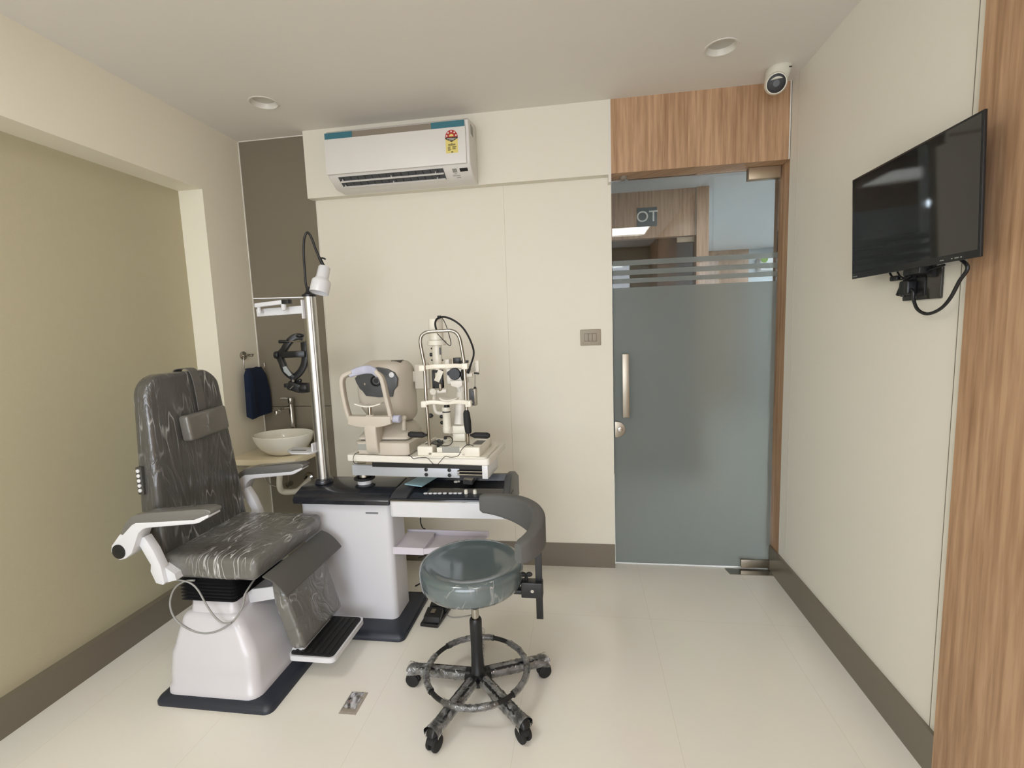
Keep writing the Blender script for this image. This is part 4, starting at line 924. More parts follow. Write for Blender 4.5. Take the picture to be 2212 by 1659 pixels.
upright([(-.800, 1.892, .985), (-.803, 1.89, 1.02), (-.812, 1.885, 1.08), (-.818, 1.88, 1.13), (-.826, 1.88, 1.162), (-.842, 1.882, 1.180), (-.850, 1.884, 1.184)])
bm = bmesh.new()
path = crom([(-.968, 1.878, 1.176), (-.945, 1.884, 1.188), (-.905, 1.900, 1.197), (-.865, 1.888, 1.193), (-.840, 1.878, 1.172)], 6)
def fsec(i, u):
    h = .010 + .008 * math.sin(PI * u); return rrect(-.008, .008, -h, h, .006, 3)
sweep(bm, path, fsec, fixed_up=True); ob('forehead_rest', bm, M_LILAC, ar)
# head
bm = bmesh.new(); secs = []
for y, x0, x1, z0, z1, r in ((1.985, -.985, -.822, 1.062, 1.195, .04), (1.990, -.990, -.806, 1.030, 1.207, .045), (2.01, -.992, -.790, .985, 1.216, .05), (2.06, -.990, -.772, .945, 1.226, .05), (2.10, -.985, -.764, .935, 1.222, .05), (2.135, -.975, -.77, .935, 1.205, .05), (2.145, -.96, -.785, .95, 1.18, .04)):
    secs.append([Vector((x, y, z)) for x, z in rrect(x0, x1, z0, z1, r, 7)])
loft(bm, secs); hd = ob('head', bm, M_GREIGE, ar, ang=60)
bm = bmesh.new(); fpx = [(767, 817), (780, 803), (796, 796), (815, 793), (838, 797), (852, 805), (859, 818), (858, 834), (851, 843), (848, 857), (818, 858), (791, 855), (784, 845), (778, 840), (770, 826)]
prism(bm, [(at(a, b, Y=1.98).x, at(a, b, Y=1.98).z) for a, b in fpx], 'Y', 1.975, 1.992, bev=.003); fc_ = ob('face_plate', bm, M_DGREY, hd)
bm = bmesh.new(); q = at(811, 823, Y=1.97); lathe(bm, [(.024, .001), (.026, -.002), (.024, -.008), (.021, -.008), (.017, -.001), (.012, .002), (0, .002)], (q.x, 1.976, q.z), (0, 1, 0)); ob('objective_lens', bm, M_BLACK, hd)
bm = bmesh.new(); lathe(bm, [(0, -.0015), (.009, -.001), (.0105, .0015), (0, .0015)], (q.x, 1.974, q.z), (0, 1, 0)); ob('lens_glass', bm, M_LENS, hd)
bm = bmesh.new(); q = at(845, 810, Y=1.97); cyl(bm, (q.x, 1.976, q.z), (q.x, 1.971, q.z), .012, bev=.002); ob('round_button', bm, M_WHITE, hd)
bm = bmesh.new(); q = at(787, 830, Y=1.97); box(bm, q.x - .003, q.x + .003, 1.9735, 1.9755, q.z - .005, q.z + .005); ob('sensor_window', bm, M_SWITCH, hd)
for k in range(3):
    bm = bmesh.new(); prism(bm, [(-.845 + k * .005, 2.035 + k * .016), (-.80, 2.035 + k * .016), (-.80, 2.040 + k * .016), (-.845 + k * .005, 2.040 + k * .016)], 'Z', 1.214 - .001 * k, 1.2245, bev=.0); ob('vent_slot', bm, M_INK, hd)
bm = bmesh.new(); box(bm, -.760, -.690, 2.085, 2.110, 1.085, 1.203, bev=.008, seg=3, mtx=None); ob('display_panel', bm, M_GREIGE, ar)
bm = bmesh.new(); box(bm, -.775, -.745, 2.09, 2.12, 1.12, 1.17, bev=.004); ob('display_arm', bm, M_GREIGE, ar)
# chin rest
bm = bmesh.new(); path = [Vector((-.949 + k * .0115, 1.885, 1.055 - .012 * math.sin(PI * (k / 10)))) for k in range(11)]
sweep(bm, path, lambda i, u: rrect(-.020, .020, -.0028, .0028, .002, 2), fixed_up=True); ob('chin_rest', bm, M_PLAST, ar)
bm = bmesh.new(); cyl(bm, (-.892, 1.888, 1.003), (-.892, 1.888, 1.044), .0085); ob('chin_post', bm, M_CHROME, ar)
bm = bmesh.new(); cyl(bm, (-.892, 1.888, 1.000), (-.892, 1.888, 1.006), .018, bev=.002); ob('post_collar', bm, M_GREIGE, ar)
bm = bmesh.new(); cyl(bm, (-.795, 1.90, .985), (-.762, 1.895, .985), .0165, bev=.003); ob('height_knob', bm, M_LILAC, ar)
bm = bmesh.new(); cyl(bm, (-.772, 1.955, .925), (-.768, 1.95, .975), .011, .008, bev=.002); sphere(bm, (-.768, 1.95, .978), .012); ob('joystick', bm, M_GREIGE, ar)
bm = bmesh.new(); box(bm, -.968, -.925, 1.9035, 1.9055, .848, .874); ob('rating_label', bm, M_PAPERG, ar)
bm = bmesh.new()
box(bm, -.972, -.918, 1.935, 1.98, .826, .829); ob('foot', bm, M_BLACK, ar)

# ================================================================== SLIT LAMP
sl = thing('slit_lamp', (-.53, 1.94, ZT), 'ivory slit lamp with chrome head frame and black handles on the white table', 'eye instrument')
SX0, SX1, SY0 = -.683, -.412, 1.862
TS = Matrix.Translation((-.54, 1.94, 0)) @ Matrix.Rotation(math.radians(-3.5), 4, 'Z') @ Matrix.Translation((.54, -1.94, 0))
bm = bmesh.new(); loft(bm, [[TS @ Vector((x, y, z)) for x, y in rrect(SX0 - .008, SX1 + .028, SY0 - .006, 2.09, .012, 4)] for z in (ZT, ZT + .006)]); ob('base_plate', bm, M_IVORY, sl)
bm = bmesh.new()
zb = ZT + .005
for (x0, x1, y0, y1, z1) in ((SX0, SX0 + .068, SY0, SY0 + .055, .872), (SX1 - .080, SX1, SY0, SY0 + .055, .872)): box(bm, x0, x1, y0, y1, zb, z1, bev=.005, seg=3, mtx=TS)
box(bm, SX0 + .05, SX1 - .06, SY0, SY0 + .010, zb, .847, bev=.001, mtx=TS)
for x0, x1 in ((SX0, SX0 + .012), (SX1 - .012, SX1)): box(bm, x0, x1, SY0 + .04, 2.06, zb, .868, bev=.003, mtx=TS)
box(bm, SX0 + .01, SX1 - .01, 2.048, 2.06, zb, .862, bev=.002, mtx=TS)
ob('base_tray', bm, M_IVORY, sl)
bm = bmesh.new(); box(bm, SX0 + .014, SX0 + .05, SY0 + .055, 2.04, zb, .858, mtx=TS); box(bm, SX1 - .06, SX1 - .016, SY0 + .057, 2.04, zb, .859, mtx=TS); ob('rail_cover', bm, M_DGREY, sl)
bm = bmesh.new(); box(bm, -.60, -.49, SY0 + .012, SY0 + .014, zb + .001, .866, mtx=TS); box(bm, -.60, -.47, SY0 + .013, 2.04, zb + .002, .864, bev=.004, mtx=TS); ob('cross_slide', bm, M_IVORY, sl)
bm = bmesh.new(); a = at(955, 965, Y=1.873); b = at(993, 977, Y=1.873); box(bm, a.x, b.x, 1.8705, 1.8725, b.z, a.z); ob('rating_label', bm, M_PAPERG, sl)
YS = 1.89
bm = bmesh.new()
tube(bm, [at(a, b, Y=YS) for a, b in ((928, 965), (924, 905), (920, 850), (917, 790), (914, 773), (910, 752), (908, 737), (911, 725), (921, 718), (936, 716), (955, 715), (972, 714), (984, 718), (992, 729), (996, 745), (1000, 768), (1003, 790), (1006, 840), (1008, 890), (1011, 966))], .0072, n=14)
ob('head_frame', bm, M_CHROME, sl)
for y0, y1 in ((1.880, 1.885),):
    bm = bmesh.new(); path = crom([at(912, 795, Y=YS - .010), at(935, 792, Y=YS + .012), at(960, 791, Y=YS + .020), at(985, 790, Y=YS + .012), at(1006, 791, Y=YS - .010)], 5)
    sweep(bm, path, lambda i, u: rrect(-.002, .002, -.0085, .0085, .001, 2), fixed_up=True)
    for p, q in ((913, 795), (1005, 791)): v = at(p, q, Y=YS); box(bm, v.x - .012, v.x + .012, YS - .014, YS + .012, v.z - .012, v.z + .012, bev=.003)
    ob('forehead_band', bm, M_IVORY, sl)
    bm = bmesh.new(); path = crom([at(917, 871, Y=YS - .012), at(935, 869, Y=YS - .002), at(963, 871, Y=YS + .005), at(990, 868, Y=YS - .002), at(1012, 870, Y=YS - .012)], 5)
    sweep(bm, path, lambda i, u: rrect(-.007, .007, -.009 + .003 * math.sin(PI * u), .009, .002, 2), fixed_up=True)
    for p, q in ((917, 872), (1012, 871)): v = at(p, q, Y=YS); box(bm, v.x - .011, v.x + .013, YS - .016, YS + .010, v.z - .014, v.z + .012, bev=.003)
    ob('chin_bar', bm, M_IVORY, sl)
bm = bmesh.new(); v = at(970, 864, Y=1.91); t = bmesh.new(); lathe(t, [(0, -.004), (.040, -.004), (.044, 0), (.040, .004), (0, 0)], (0, 0, 0), n=28)
for w_ in t.verts: w_.co = Vector((w_.co.x, w_.co.y * .7, w_.co.z + w_.co.x ** 2 * 5)) + v
merge(bm, t); ob('chin_rest', bm, M_PLAST, sl)
bm = bmesh.new(); a = at(1007, 886, Y=YS - .004); b = at(1012, 936, Y=YS - .004); lathe(bm, [(0, 0), (.010, 0), (.0135, .006), (.0155, .05), (.0135, .085), (.009, .096), (0, .096)], b, a - b); ob('height_grip', bm, M_RUBBER, sl)
for (p0, p1) in (((1016, 940), (1059, 941)), ((922, 940), (881, 938))):
    a = at(*p0, Y=YS); b = at(*p1, Y=YS - .004); L_ = (b - a).length
    bm = bmesh.new(); lathe(bm, [(0, 0), (.005, .0), (.0065, L_ * .08), (.0125, L_ * .22), (.013, L_ * .85), (.008, L_ * .97), (0, L_)], a, b - a, n=12); ob('hand_grip', bm, M_RUBBER, sl, ang=25)
# optics column behind the frame
YC = 2.0
def P3(px, py, y=YC): return at(px, py, Y=y)
bm = bmesh.new()
v = P3(942, 712); lathe(bm, [(0, .046), (.028, .046), (.031, .043), (.031, -.044), (.029, -.045), (.029, -.046), (.040, -.047), (.041, -.052), (.041, -.066), (.038, -.068), (.020, -.068), (0, -.068)], (v.x, YC, 1.355))
ob('lamp_housing', bm, M_IVORY, sl)
vx = P3(944, 760).x
bm = bmesh.new(); lathe(bm, [(0, 1.290), (.021, 1.290), (.021, 1.205), (.014, 1.203), (.014, 1.150), (0, 1.150)], (vx, YC, 0)); ob('lamp_tube', bm, M_IVORY, sl)
bm = bmesh.new(); a = P3(948, 757, 1.978); box(bm, a.x + .002, a.x + .009, 1.9765, 1.981, a.z - .018, a.z + .012); ob('filter_window', bm, M_DGREY, sl)
for (p0, p1, r) in (((929, 766), (934, 766), .008), ((932, 778), (941, 778), .004), ((951, 778), (957, 778), .004), ((931, 753), (934, 753), .0035)):
    bm = bmesh.new(); cyl(bm, P3(*p0), P3(*p1), r); ob('filter_knob', bm, M_BLACK, sl)
bm = bmesh.new(); a = P3(934, 799); b = P3(958, 838)
for x0, x1 in ((a.x, a.x + .009), (b.x - .008, b.x)): box(bm, x0, x1, YC - .012, YC + .012, b.z, a.z, bev=.001)
box(bm, a.x, b.x, YC - .01, YC + .01, b.z, b.z + .035); box(bm, a.x + .012, b.x - .01, YC - .014, YC + .01, a.z - .012, a.z); ob('prism_bracket', bm, M_BLACK, sl)
bm = bmesh.new(); box(bm, -.012, .012, -.003, .003, -.026, .026, mtx=Matrix.Translation(P3(948, 812, 1.985)) @ Matrix.Rotation(math.radians(25), 4, 'Y')); ob('prism', bm, M_IVORY, sl)
bm = bmesh.new(); a = P3(951, 835, 1.98); cyl(bm, a + Vector((0, 0, -.020)), a + Vector((0, 0, .012)), .007, bev=.001); ob('prism_screw', bm, M_STEEL, sl)
bm = bmesh.new(); cyl(bm, P3(931, 847, 1.985), P3(965, 844, 1.985), .010, .010, bev=.002); lathe(bm, [(0, 0), (.014, 0), (.014, -.006), (0, -.006)], P3(936, 846, 1.97), (0, 1, 0)); ob('tilt_axis', bm, M_PLAST, sl)
bm = bmesh.new(); tube(bm, [P3(940, 850), P3(938, 870), P3(942, 890), P3(955, 893), P3(966, 893)], .009, smooth=3); tube(bm, [P3(990, 835, 2.03), P3(998, 860, 2.03), P3(996, 890, 2.03), P3(985, 915, 2.03), P3(970, 935, 2.03)], .012, smooth=4); ob('yoke_arm', bm, M_PLAST, sl)
bm = bmesh.new(); a = P3(965, 902, 1.975); lathe(bm, [(0, .046), (.017, .046), (.019, .040), (.019, .030), (.0175, .028), (.0175, -.040), (.0195, -.042), (.0195, -.062), (.017, -.066), (0, -.066)], a); ob('slit_column', bm, M_IVORY, sl)
bm = bmesh.new(); lathe(bm, [(0, .0475), (.013, .0475), (.010, .060), (.004, .064), (0, .064)], a + Vector((.003, 0, 0))); lathe(bm, [(.0178, .024), (.0182, .024), (.0182, .033), (.0178, .033)], a)
ob('column_cap', bm, M_BLACK, sl)
for px, py in ((954, 900), (955, 913), (930, 898)):
    bm = bmesh.new(); v = P3(px, py, 1.99); sphere(bm, v, .009 if px > 940 else .012, (1, .8, .9), 14, 10); cyl(bm, v, v + Vector((.012, 0, 0)), .004, n=10); ob('adjust_knob', bm, M_BLACK, sl)
bm = bmesh.new(); box(bm, -.575, -.50, 1.985, 2.05, .90, .935, bev=.006, seg=3); box(bm, -.565, -.51, 1.99, 2.045, .866, .90, bev=.003); ob('instrument_base', bm, M_IVORY, sl)
bm = bmesh.new(); tube(bm, [(-.54, 2.02, .935), (-.535, 2.03, 1.0), (-.53, 2.04, 1.08), (-.525, 2.045, 1.13)], [.026, .018], n=16); ob('microscope_column', bm, M_PLAST, sl)
# microscope head
bm = bmesh.new(); a = P3(980, 812, 2.03); box(bm, a.x - .026, a.x + .06, 2.0, 2.07, a.z - .035, a.z + .035, bev=.008, seg=3); b = P3(985, 829, 1.99); prism(bm, [(b.x - .025, b.z + .014), (b.x + .028, b.z + .014), (b.x + .028, b.z - .008), (b.x + .012, b.z - .018), (b.x - .020, b.z - .008)], 'Y', 1.985, 2.0, bev=.001)
box(bm, a.x - .032, a.x - .012, 2.01, 2.06, a.z + .03, a.z + .075, bev=.003); ob('microscope_head', bm, M_PLAST, sl)
bm = bmesh.new(); a = P3(981, 808, 1.99); lathe(bm, [(0, 0), (.024, 0), (.0265, .004), (.0265, .014), (0, .014)], a, (0, 1, 0), n=28); lathe(bm, [(0, 0), (.010, 0), (.011, .010), (0, .010)], a + Vector((-.024, .004, .003)), (0, 1, 0), n=16); sphere(bm, P3(999, 810, 2.0), .018, (.5, .8, 1.4)); ob('magnification_drum', bm, M_BLACK, sl)
bm = bmesh.new(); a = P3(979, 774, 1.99); b = P3(993, 785, 1.99); box(bm, a.x, b.x, 1.985, 2.02, b.z - .004, a.z + .002, bev=.001); c_ = P3(1010, 779, 1.99); box(bm, b.x, c_.x, 1.987, 2.012, b.z, b.z + .012, bev=.001); ob('light_source', bm, M_BLACK, sl)
bm = bmesh.new(); a = P3(1019, 795, 2.03); lathe(bm, [(.015, -.02), (.018, -.02), (.018, .02), (.015, .02)], a, (.5, .8, .1), n=24); box(bm, P3(1027, 782).x, P3(1034, 782).x, 1.995, 2.01, P3(1030, 803).z, P3(1030, 779).z, bev=.001)
cyl(bm, P3(1008, 810, 1.99), P3(1021, 810, 1.99), .011, bev=.001); ob('eyepiece', bm, M_PLAST, sl)
bm = bmesh.new(); cyl(bm, P3(1024, 806, 1.99), P3(1035, 807, 1.99), .004, n=10); cyl(bm, P3(1026, 809, 1.985), P3(1026, 837, 1.985), .001, n=6); sphere(bm, P3(1026, 838, 1.985), .006); ob('fixation_lamp', bm, M_BLACK, sl)
bm = bmesh.new(); a = P3(1014, 840, 1.985); b = P3(1027, 875, 1.985); box(bm, a.x, b.x, 1.97, 2.0, b.z, a.z, bev=.002); ob('power_box', bm, M_DGREY, sl)
bm = bmesh.new(); box(bm, b.x, b.x + .006, 1.965, 2.005, b.z - .001, a.z + .001, bev=.001); for_ = [(1024, 843, .005), (1019, 869, .004)]
for px, py, r in for_: v = P3(px, py, 1.968); cyl(bm, v + Vector((0, .004, 0)), v, r, n=14)
ob('box_edge', bm, M_STEEL, sl)
bm = bmesh.new(); tube(bm, [P3(943, 714, 1.93), P3(940, 700, 1.94), P3(943, 690, 1.96), P3(950, 686, 1.98), P3(962, 685, 1.99), P3(980, 692, 1.99), P3(998, 706, 1.99), P3(1012, 727, 1.99), P3(1022, 752, 1.99), P3(1023, 768, 1.99), P3(1018, 785, 1.99), P3(1013, 800, 1.98), P3(1011, 806, 1.98)], .0042); cyl(bm, P3(1014, 797, 1.98), P3(1010, 806, 1.98), .0065, n=12); box(bm, *(lambda v: (v.x - .006, v.x + .008, 1.965, 1.985, v.z - .006, v.z + .004))(P3(948, 684, 1.97)), bev=.002)
tube(bm, [P3(952, 683, 1.97), P3(960, 695, 1.97), P3(967, 713, 1.96), P3(973, 735, 1.955), P3(974, 744, 1.955), P3(970, 746, 1.955), P3(958, 735, 1.955), P3(944, 720, 1.94)], .0017, n=8)
ob('cable', bm, M_RUBBER, sl)
bm = bmesh.new(); tube(bm, [P3(961, 944, 1.93), P3(972, 943, 1.92), P3(978, 951, 1.91), P3(972, 961, 1.90), P3(957, 963, 1.90), P3(940, 960, 1.90), P3(925, 957, 1.91), P3(913, 963, 1.92)], .0018, n=8); box(bm, *(lambda v: (v.x - .004, v.x + .006, 1.925, 1.94, v.z - .008, v.z + .004))(P3(961, 945, 1.93)), bev=.001)
ob('lamp_cable', bm, M_RUBBER, sl)
for px, py in ((947, 953),):
    bm = bmesh.new(); v = P3(px, py, 1.93); cyl(bm, v + Vector((0, .01, 0)), v, .0075, bev=.001); ob('lock_knob', bm, M_BLACK, sl)
# thin cables over the table edge
tc_ = thing('table_cable', (-.66, 1.86, .83), 'thin black cable draped in a V over the front edge of the white table', 'cable')
bm = bmesh.new(); tube(bm, [at(880, 982, Z=.8285), at(888, 986, Y=1.878), at(893, 991, Y=1.875), at(903, 989, Y=1.87), at(922, 989, Y=1.845), at(930, 996, Y=1.84), at(938, 1004, Y=1.85), at(944, 1005, Y=1.85), at(950, 998, Y=1.84), at(962, 986, Y=1.838), at(975, 988, Y=1.835), at(990, 984, Y=1.838), at(996, 973, Y=1.845), at(1003, 965, Y=1.855), at(1012, 960, Y=1.87), at(1026, 965, Y=1.88)], .0013, n=8)
ob('cord', bm, M_RUBBER, tc_)
tc_ = thing('table_cable', (-1.0, 1.90, .83), 'thin black cable hooking round the left front corner of the white table', 'cable')
bm = bmesh.new(); tube(bm, [at(783, 972, Z=.829), at(774, 977, Y=1.895), at(766, 982, Y=1.886), at(763, 990, Y=1.886), at(764, 998, Y=1.892), at(771, 1002, Y=1.93), at(790, 1000, Y=1.97)], .0013, n=8)
ob('cord', bm, M_RUBBER, tc_)

# ================================================================== HEADSET OPHTHALMOSCOPE
YH = 2.105
hs = thing('headset_ophthalmoscope', at(632, 790, Y=YH), 'black head-worn ophthalmoscope hanging upside down from the steel pole', 'headset')
def band(name, pts, w0_, th, m=M_BLACK, parent=None, dy=None):
    w_ = w0_ * 1.55; bm = bmesh.new(); path = crom([at(a, b, Y=YH + (dy[i] if dy else 0)) for i, (a, b) in enumerate(pts)], 5)
    sweep(bm, path, lambda i, u: rrect(-w_ / 2, w_ / 2, -th / 2, th / 2, th * .3, 2), up=Vector((0, 1, 0)), fixed_up=True)
    return ob(name, bm, m, parent or hs)
band('head_band', [(600, 768), (612, 758), (620, 745), (630, 733), (642, 727), (655, 729)], .020, .026, dy=[0, -.01, -.015, -.01, 0, .01])
band('head_band', [(603, 768), (610, 783), (615, 797), (624, 808), (634, 815)], .020, .026, dy=[0, -.015, -.02, -.01, 0])
band('cross_band', [(602, 767), (620, 766), (640, 765), (658, 765)], .020, .018, dy=[0, -.02, -.03, -.02])
band('head_band', [(657, 740), (659, 765), (658, 785), (650, 802), (640, 812), (632, 817)], .020, .022, dy=[.01, 0, 0, 0, 0, 0])
bm = bmesh.new(); v = at(600, 767, Y=YH - .01); cyl(bm, v + Vector((-.012, 0, 0)), v + Vector((.010, 0, 0)), .019, bev=.003); ob('fit_knob', bm, M_BLACK, hs)
bm = bmesh.new(); v = at(648, 725, Y=YH - .01); sphere(bm, v, .018, (1.1, 1, .55)); ob('top_pad', bm, M_BLACK, hs)
bm = bmesh.new(); prism(bm, [(lambda p: (p.x, p.z))(at(a, b, Y=YH - .034)) for a, b in ((611, 793), (618, 791), (631, 810), (625, 813), (614, 803))], 'Y', YH - .037, YH - .03, bev=.001); ob('battery_panel', bm, mat('grey_panel', (150, 156, 156), .4), hs)
bm = bmesh.new(); a = at(634, 816, Y=YH); b = at(632, 832, Y=YH); cyl(bm, a, b, .012, .015, bev=.002); v = at(648, 822, Y=YH); cyl(bm, at(636, 823, Y=YH), v, .005); sphere(bm, v, .010); ob('joint', bm, M_BLACK, hs)
bm = bmesh.new(); box(bm, -.034, .034, -.025, .025, -.022, .022, bev=.008, seg=3, mtx=Matrix.Translation(at(640, 835, Y=YH)) @ Matrix.Rotation(math.radians(18), 4, 'Y'))
cyl(bm, at(650, 838, Y=YH), at(667, 837, Y=YH), .026, .024, bev=.004); box(bm, *(lambda p: (p.x - .012, p.x + .012, YH - .02, YH + .02, p.z - .01, p.z + .01))(at(623, 832, Y=YH)), bev=.003); ob('optics_housing', bm, M_BLACK, hs)
bm = bmesh.new(); v = at(633, 823, Y=YH - .022); cyl(bm, v + Vector((0, .008, 0)), v, .006, n=14); box(bm, -.013, .013, -.001, .001, -.0018, .0018, mtx=Matrix.Translation(at(630, 837, Y=YH - .029)) @ Matrix.Rotation(math.radians(-38), 4, 'Y')); ob('silver_marks', bm, M_STEEL, hs)

# ================================================================== STOOL
sx_, sy_ = -.400, 1.590
stl = thing('swivel_stool', (sx_, sy_, 0), 'round slate grey swivel stool with curved arm rest and five castors', 'stool')
bm = bmesh.new()
lathe(bm, [(0, .436), (.150, .436), (.174, .440), (.183, .452), (.186, .475), (.1855, .505), (.181, .517), (.172, .5235), (.160, .523), (.145, .519), (.10, .517), (0, .515)], (sx_ - .007, sy_ + .005, 0), n=72)
bmesh.ops.subdivide_edges(bm, edges=[e for e in bm.edges if e.calc_length() > .03], cuts=1)
ob('seat', bm, M_STOOLW, stl, ang=60)
bm = bmesh.new(); n_ = 96; rows = []
for r, z in ((.174, .5245), (.1825, .518), (.187, .506), (.188, .476), (.1855, .452), (.176, .440)):
    row = []
    for k in range(n_):
        t = 2 * PI * k / n_; j = .0016 * noise.noise(Vector((math.cos(t) * 7, math.sin(t) * 7, z * 60))) + (.0018 * math.sin(k * 2.7) * noise.noise(Vector((k * .15, 0, 0))) if z < .5 else 0)
        row.append(bm.verts.new((sx_ - .008 + (r + j) * math.cos(t), sy_ + .005 + (r + j) * math.sin(t), z + j)))
    rows.append(row)
for A, Bq in zip(rows, rows[1:]):
    for k in range(n_): bm.faces.new([A[k], A[(k + 1) % n_], Bq[(k + 1) % n_], Bq[k]])
ob('seat_wrap', bm, painted_glints('stool_glints', 30, (1, 1, .25), (.5, .2, 0), .5, .02, 8, .45, .6), stl, ang=80, label='clear plastic film stretched over the seat edge')  # glints on the seat rim are painted into the film
bm = bmesh.new(); cyl(bm, (sx_, sy_, .415), (sx_, sy_, .434), .09); cyl(bm, (sx_, sy_, .345), (sx_, sy_, .42), .018, bev=.002); ob('seat_plate', bm, M_BLACK, stl)
bm = bmesh.new(); cyl(bm, (sx_, sy_, .28), (sx_, sy_, .40), .0135); ob('gas_rod', bm, M_CHROME, stl)
bm = bmesh.new(); lathe(bm, [(0, .305), (.019, .305), (.0225, .298), (.0225, .285), (.0215, .20), (.0235, .11), (.030, .100), (.030, .055), (.020, .040), (0, .040)], (sx_, sy_, 0)); ob('column_cover', bm, M_BLACK, stl)
LA = [174.5, 102, 27.5, 316, 249]
LEGR = .262
leg0 = None
def put(objs, ang):   # copies of a leg assembly turned about the column
    out = []
    for o in objs:
        c = o.copy(); COL.objects.link(c); c.parent = stl; c.rotation_euler = (0, 0, math.radians(ang)); out.append(c)
    return out
def leg_meshes():
    bm = bmesh.new(); path = crom([(.022, 0, .082), (.10, 0, .078), (.20, 0, .072), (.262, 0, .066), (.270, 0, .060)], 4)
    sweep(bm, path, lambda i, u: rrect(-.019 + .003 * u, .019 - .003 * u, -.0165, .0165, .008, 3), fixed_up=True)
    a = ob('leg', bm, M_BLACK)
    bm = bmesh.new(); n1, n2 = 40, 22; rows = []
    for i in range(n1 + 1):
        u = i / n1; x = .045 + u * .232; row = []
        for k in range(n2):
            t = 2 * PI * k / n2; nn = noise.noise(Vector((u * 14, math.cos(t) * 2.2, math.sin(t) * 2.2))); n3 = noise.noise(Vector((u * 45, math.cos(t) * 6, math.sin(t) * 6)))
            r = 1.12 + .22 * abs(nn) + .10 * n3 + (.25 * max(0, u - .85) / .15)
            row.append(bm.verts.new((x, .0205 * r * math.cos(t), .078 - .014 * u + .0190 * r * math.sin(t))))
        rows.append(row)
    for A, Bq in zip(rows, rows[1:]):
        for k in range(n2): bm.faces.new([A[k], A[(k + 1) % n2], Bq[(k + 1) % n2], Bq[k]])
    b = ob('leg_wrap', bm, M_FILM, ang=80, label='crumpled clear plastic film around the leg')
    bm = bmesh.new(); cyl(bm, (.255, 0, .03), (.255, 0, .068), .006, n=12)
    for s in (-1, 1):
        t = bmesh.new(); lathe(t, [(0, 0), (.018, 0), (.0255, .003), (.027, .008), (.0255, .0135), (.020, .016), (0, .016)], (.262, s * .003, .027), (0, s, 0), n=28); merge(bm, t)
    prism(bm, [(.250 + .030 * math.cos(math.radians(t)) * 1 + .010, .030 + .027 * math.sin(math.radians(t))) for t in range(20, 161, 14)] + [(.236, .032), (.284, .032)], 'Y', -.012, .012, bev=.003)
    c = ob('castor', bm, M_RUBBER)
    return [a, b, c]
src = leg_meshes()
for o in src:
    o.parent = stl
for i, an_ in enumerate(LA):
    cs = src if i == 0 else None
    if cs is None: put(src, an_)
for o in src: o.rotation_euler = (0, 0, math.radians(LA[0]))
bm = bmesh.new(); tube(bm, [(sx_ + .183 * math.cos(k * PI / 16), sy_ - .012 + .183 * math.sin(k * PI / 16), .112) for k in range(32)], .0085, n=12, smooth=2, closed=True); ob('foot_ring', bm, M_BLACK, stl)
bm = bmesh.new(); rows = []; n1, n2 = 160, 14
for i in range(n1):
    t = 2 * PI * i / n1; row = []
    for k in range(n2):
        p = 2 * PI * k / n2; d_ = noise.noise(Vector((math.cos(t) * 16, math.sin(t) * 16, k * .5)))
        r = .0108 + .003 * abs(d_) + .002 * noise.noise(Vector((i * .7, k, 2)))
        R_ = .183 + r * math.cos(p); row.append(bm.verts.new((sx_ + R_ * math.cos(t), sy_ - .012 + R_ * math.sin(t), .112 + r * math.sin(p))))
    rows.append(row)
for i in range(n1):
    if (i // 9) % 4 == 3: continue
    A, Bq = rows[i], rows[(i + 1) % n1]
    for k in range(n2): bm.faces.new([A[k], A[(k + 1) % n2], Bq[(k + 1) % n2], Bq[k]])
ob('ring_wrap', bm, M_FILM, stl, ang=80, label='torn clear plastic film around the foot ring')
# curved arm rest
acx, acy, aR = -.399, 1.467, .252
pts = []
for k in range(29):
    t = math.radians(86 - k * (86 + 36) / 28); pts.append(Vector((acx + aR * math.cos(t), acy + aR * math.sin(t), .690)))
pts = [Vector((pts[0].x - .012, pts[0].y + .0, .690))] + pts
def asec(i, u):
    h = .034 + .018 * math.sin(PI * min(1, max(0, u))) ** 1.2; wd = .019 + .004 * math.sin(PI * u)
    if i == 0 or i == len(pts) - 1: h *= .86; wd *= .7
    return rrect(-wd, wd, -h, h, .012, 4)
bm = bmesh.new(); sweep(bm, pts, asec, fixed_up=True)
ob('arm_rest', bm, mat('grey_foam', (92, 92, 90), .75, bump=.2, bscale=600), stl, ang=50)
pxp = -.163; pyp = 1.585
bm = bmesh.new(); box(bm, pxp - .012, pxp + .012, pyp - .004, pyp + .004, .318, .66, bev=.001); ob('arm_post', bm, M_BLACK, stl)
bm = bmesh.new(); box(bm, pxp - .062, pxp + .014, pyp - .022, pyp + .016, .405, .462, bev=.004, seg=3); box(bm, -.30, pxp - .04, pyp - .018, pyp + .012, .416, .430, bev=.001); ob('post_clamp', bm, M_BLACK, stl)
bm = bmesh.new(); cyl(bm, (pxp - .045, pyp, .462), (pxp - .045, pyp, .480), .006); sphere(bm, (pxp - .056, pyp, .482), .012, (1, .7, .7)); sphere(bm, (pxp - .034, pyp, .483), .012, (1, .7, .7)); ob('clamp_knob', bm, M_RUBBER, stl)
bm = bmesh.new(); cyl(bm, (pxp - .022, pyp - .021, .434), (pxp - .022, pyp - .026, .434), .006, n=14); ob('clamp_screw', bm, M_CHROME, stl)

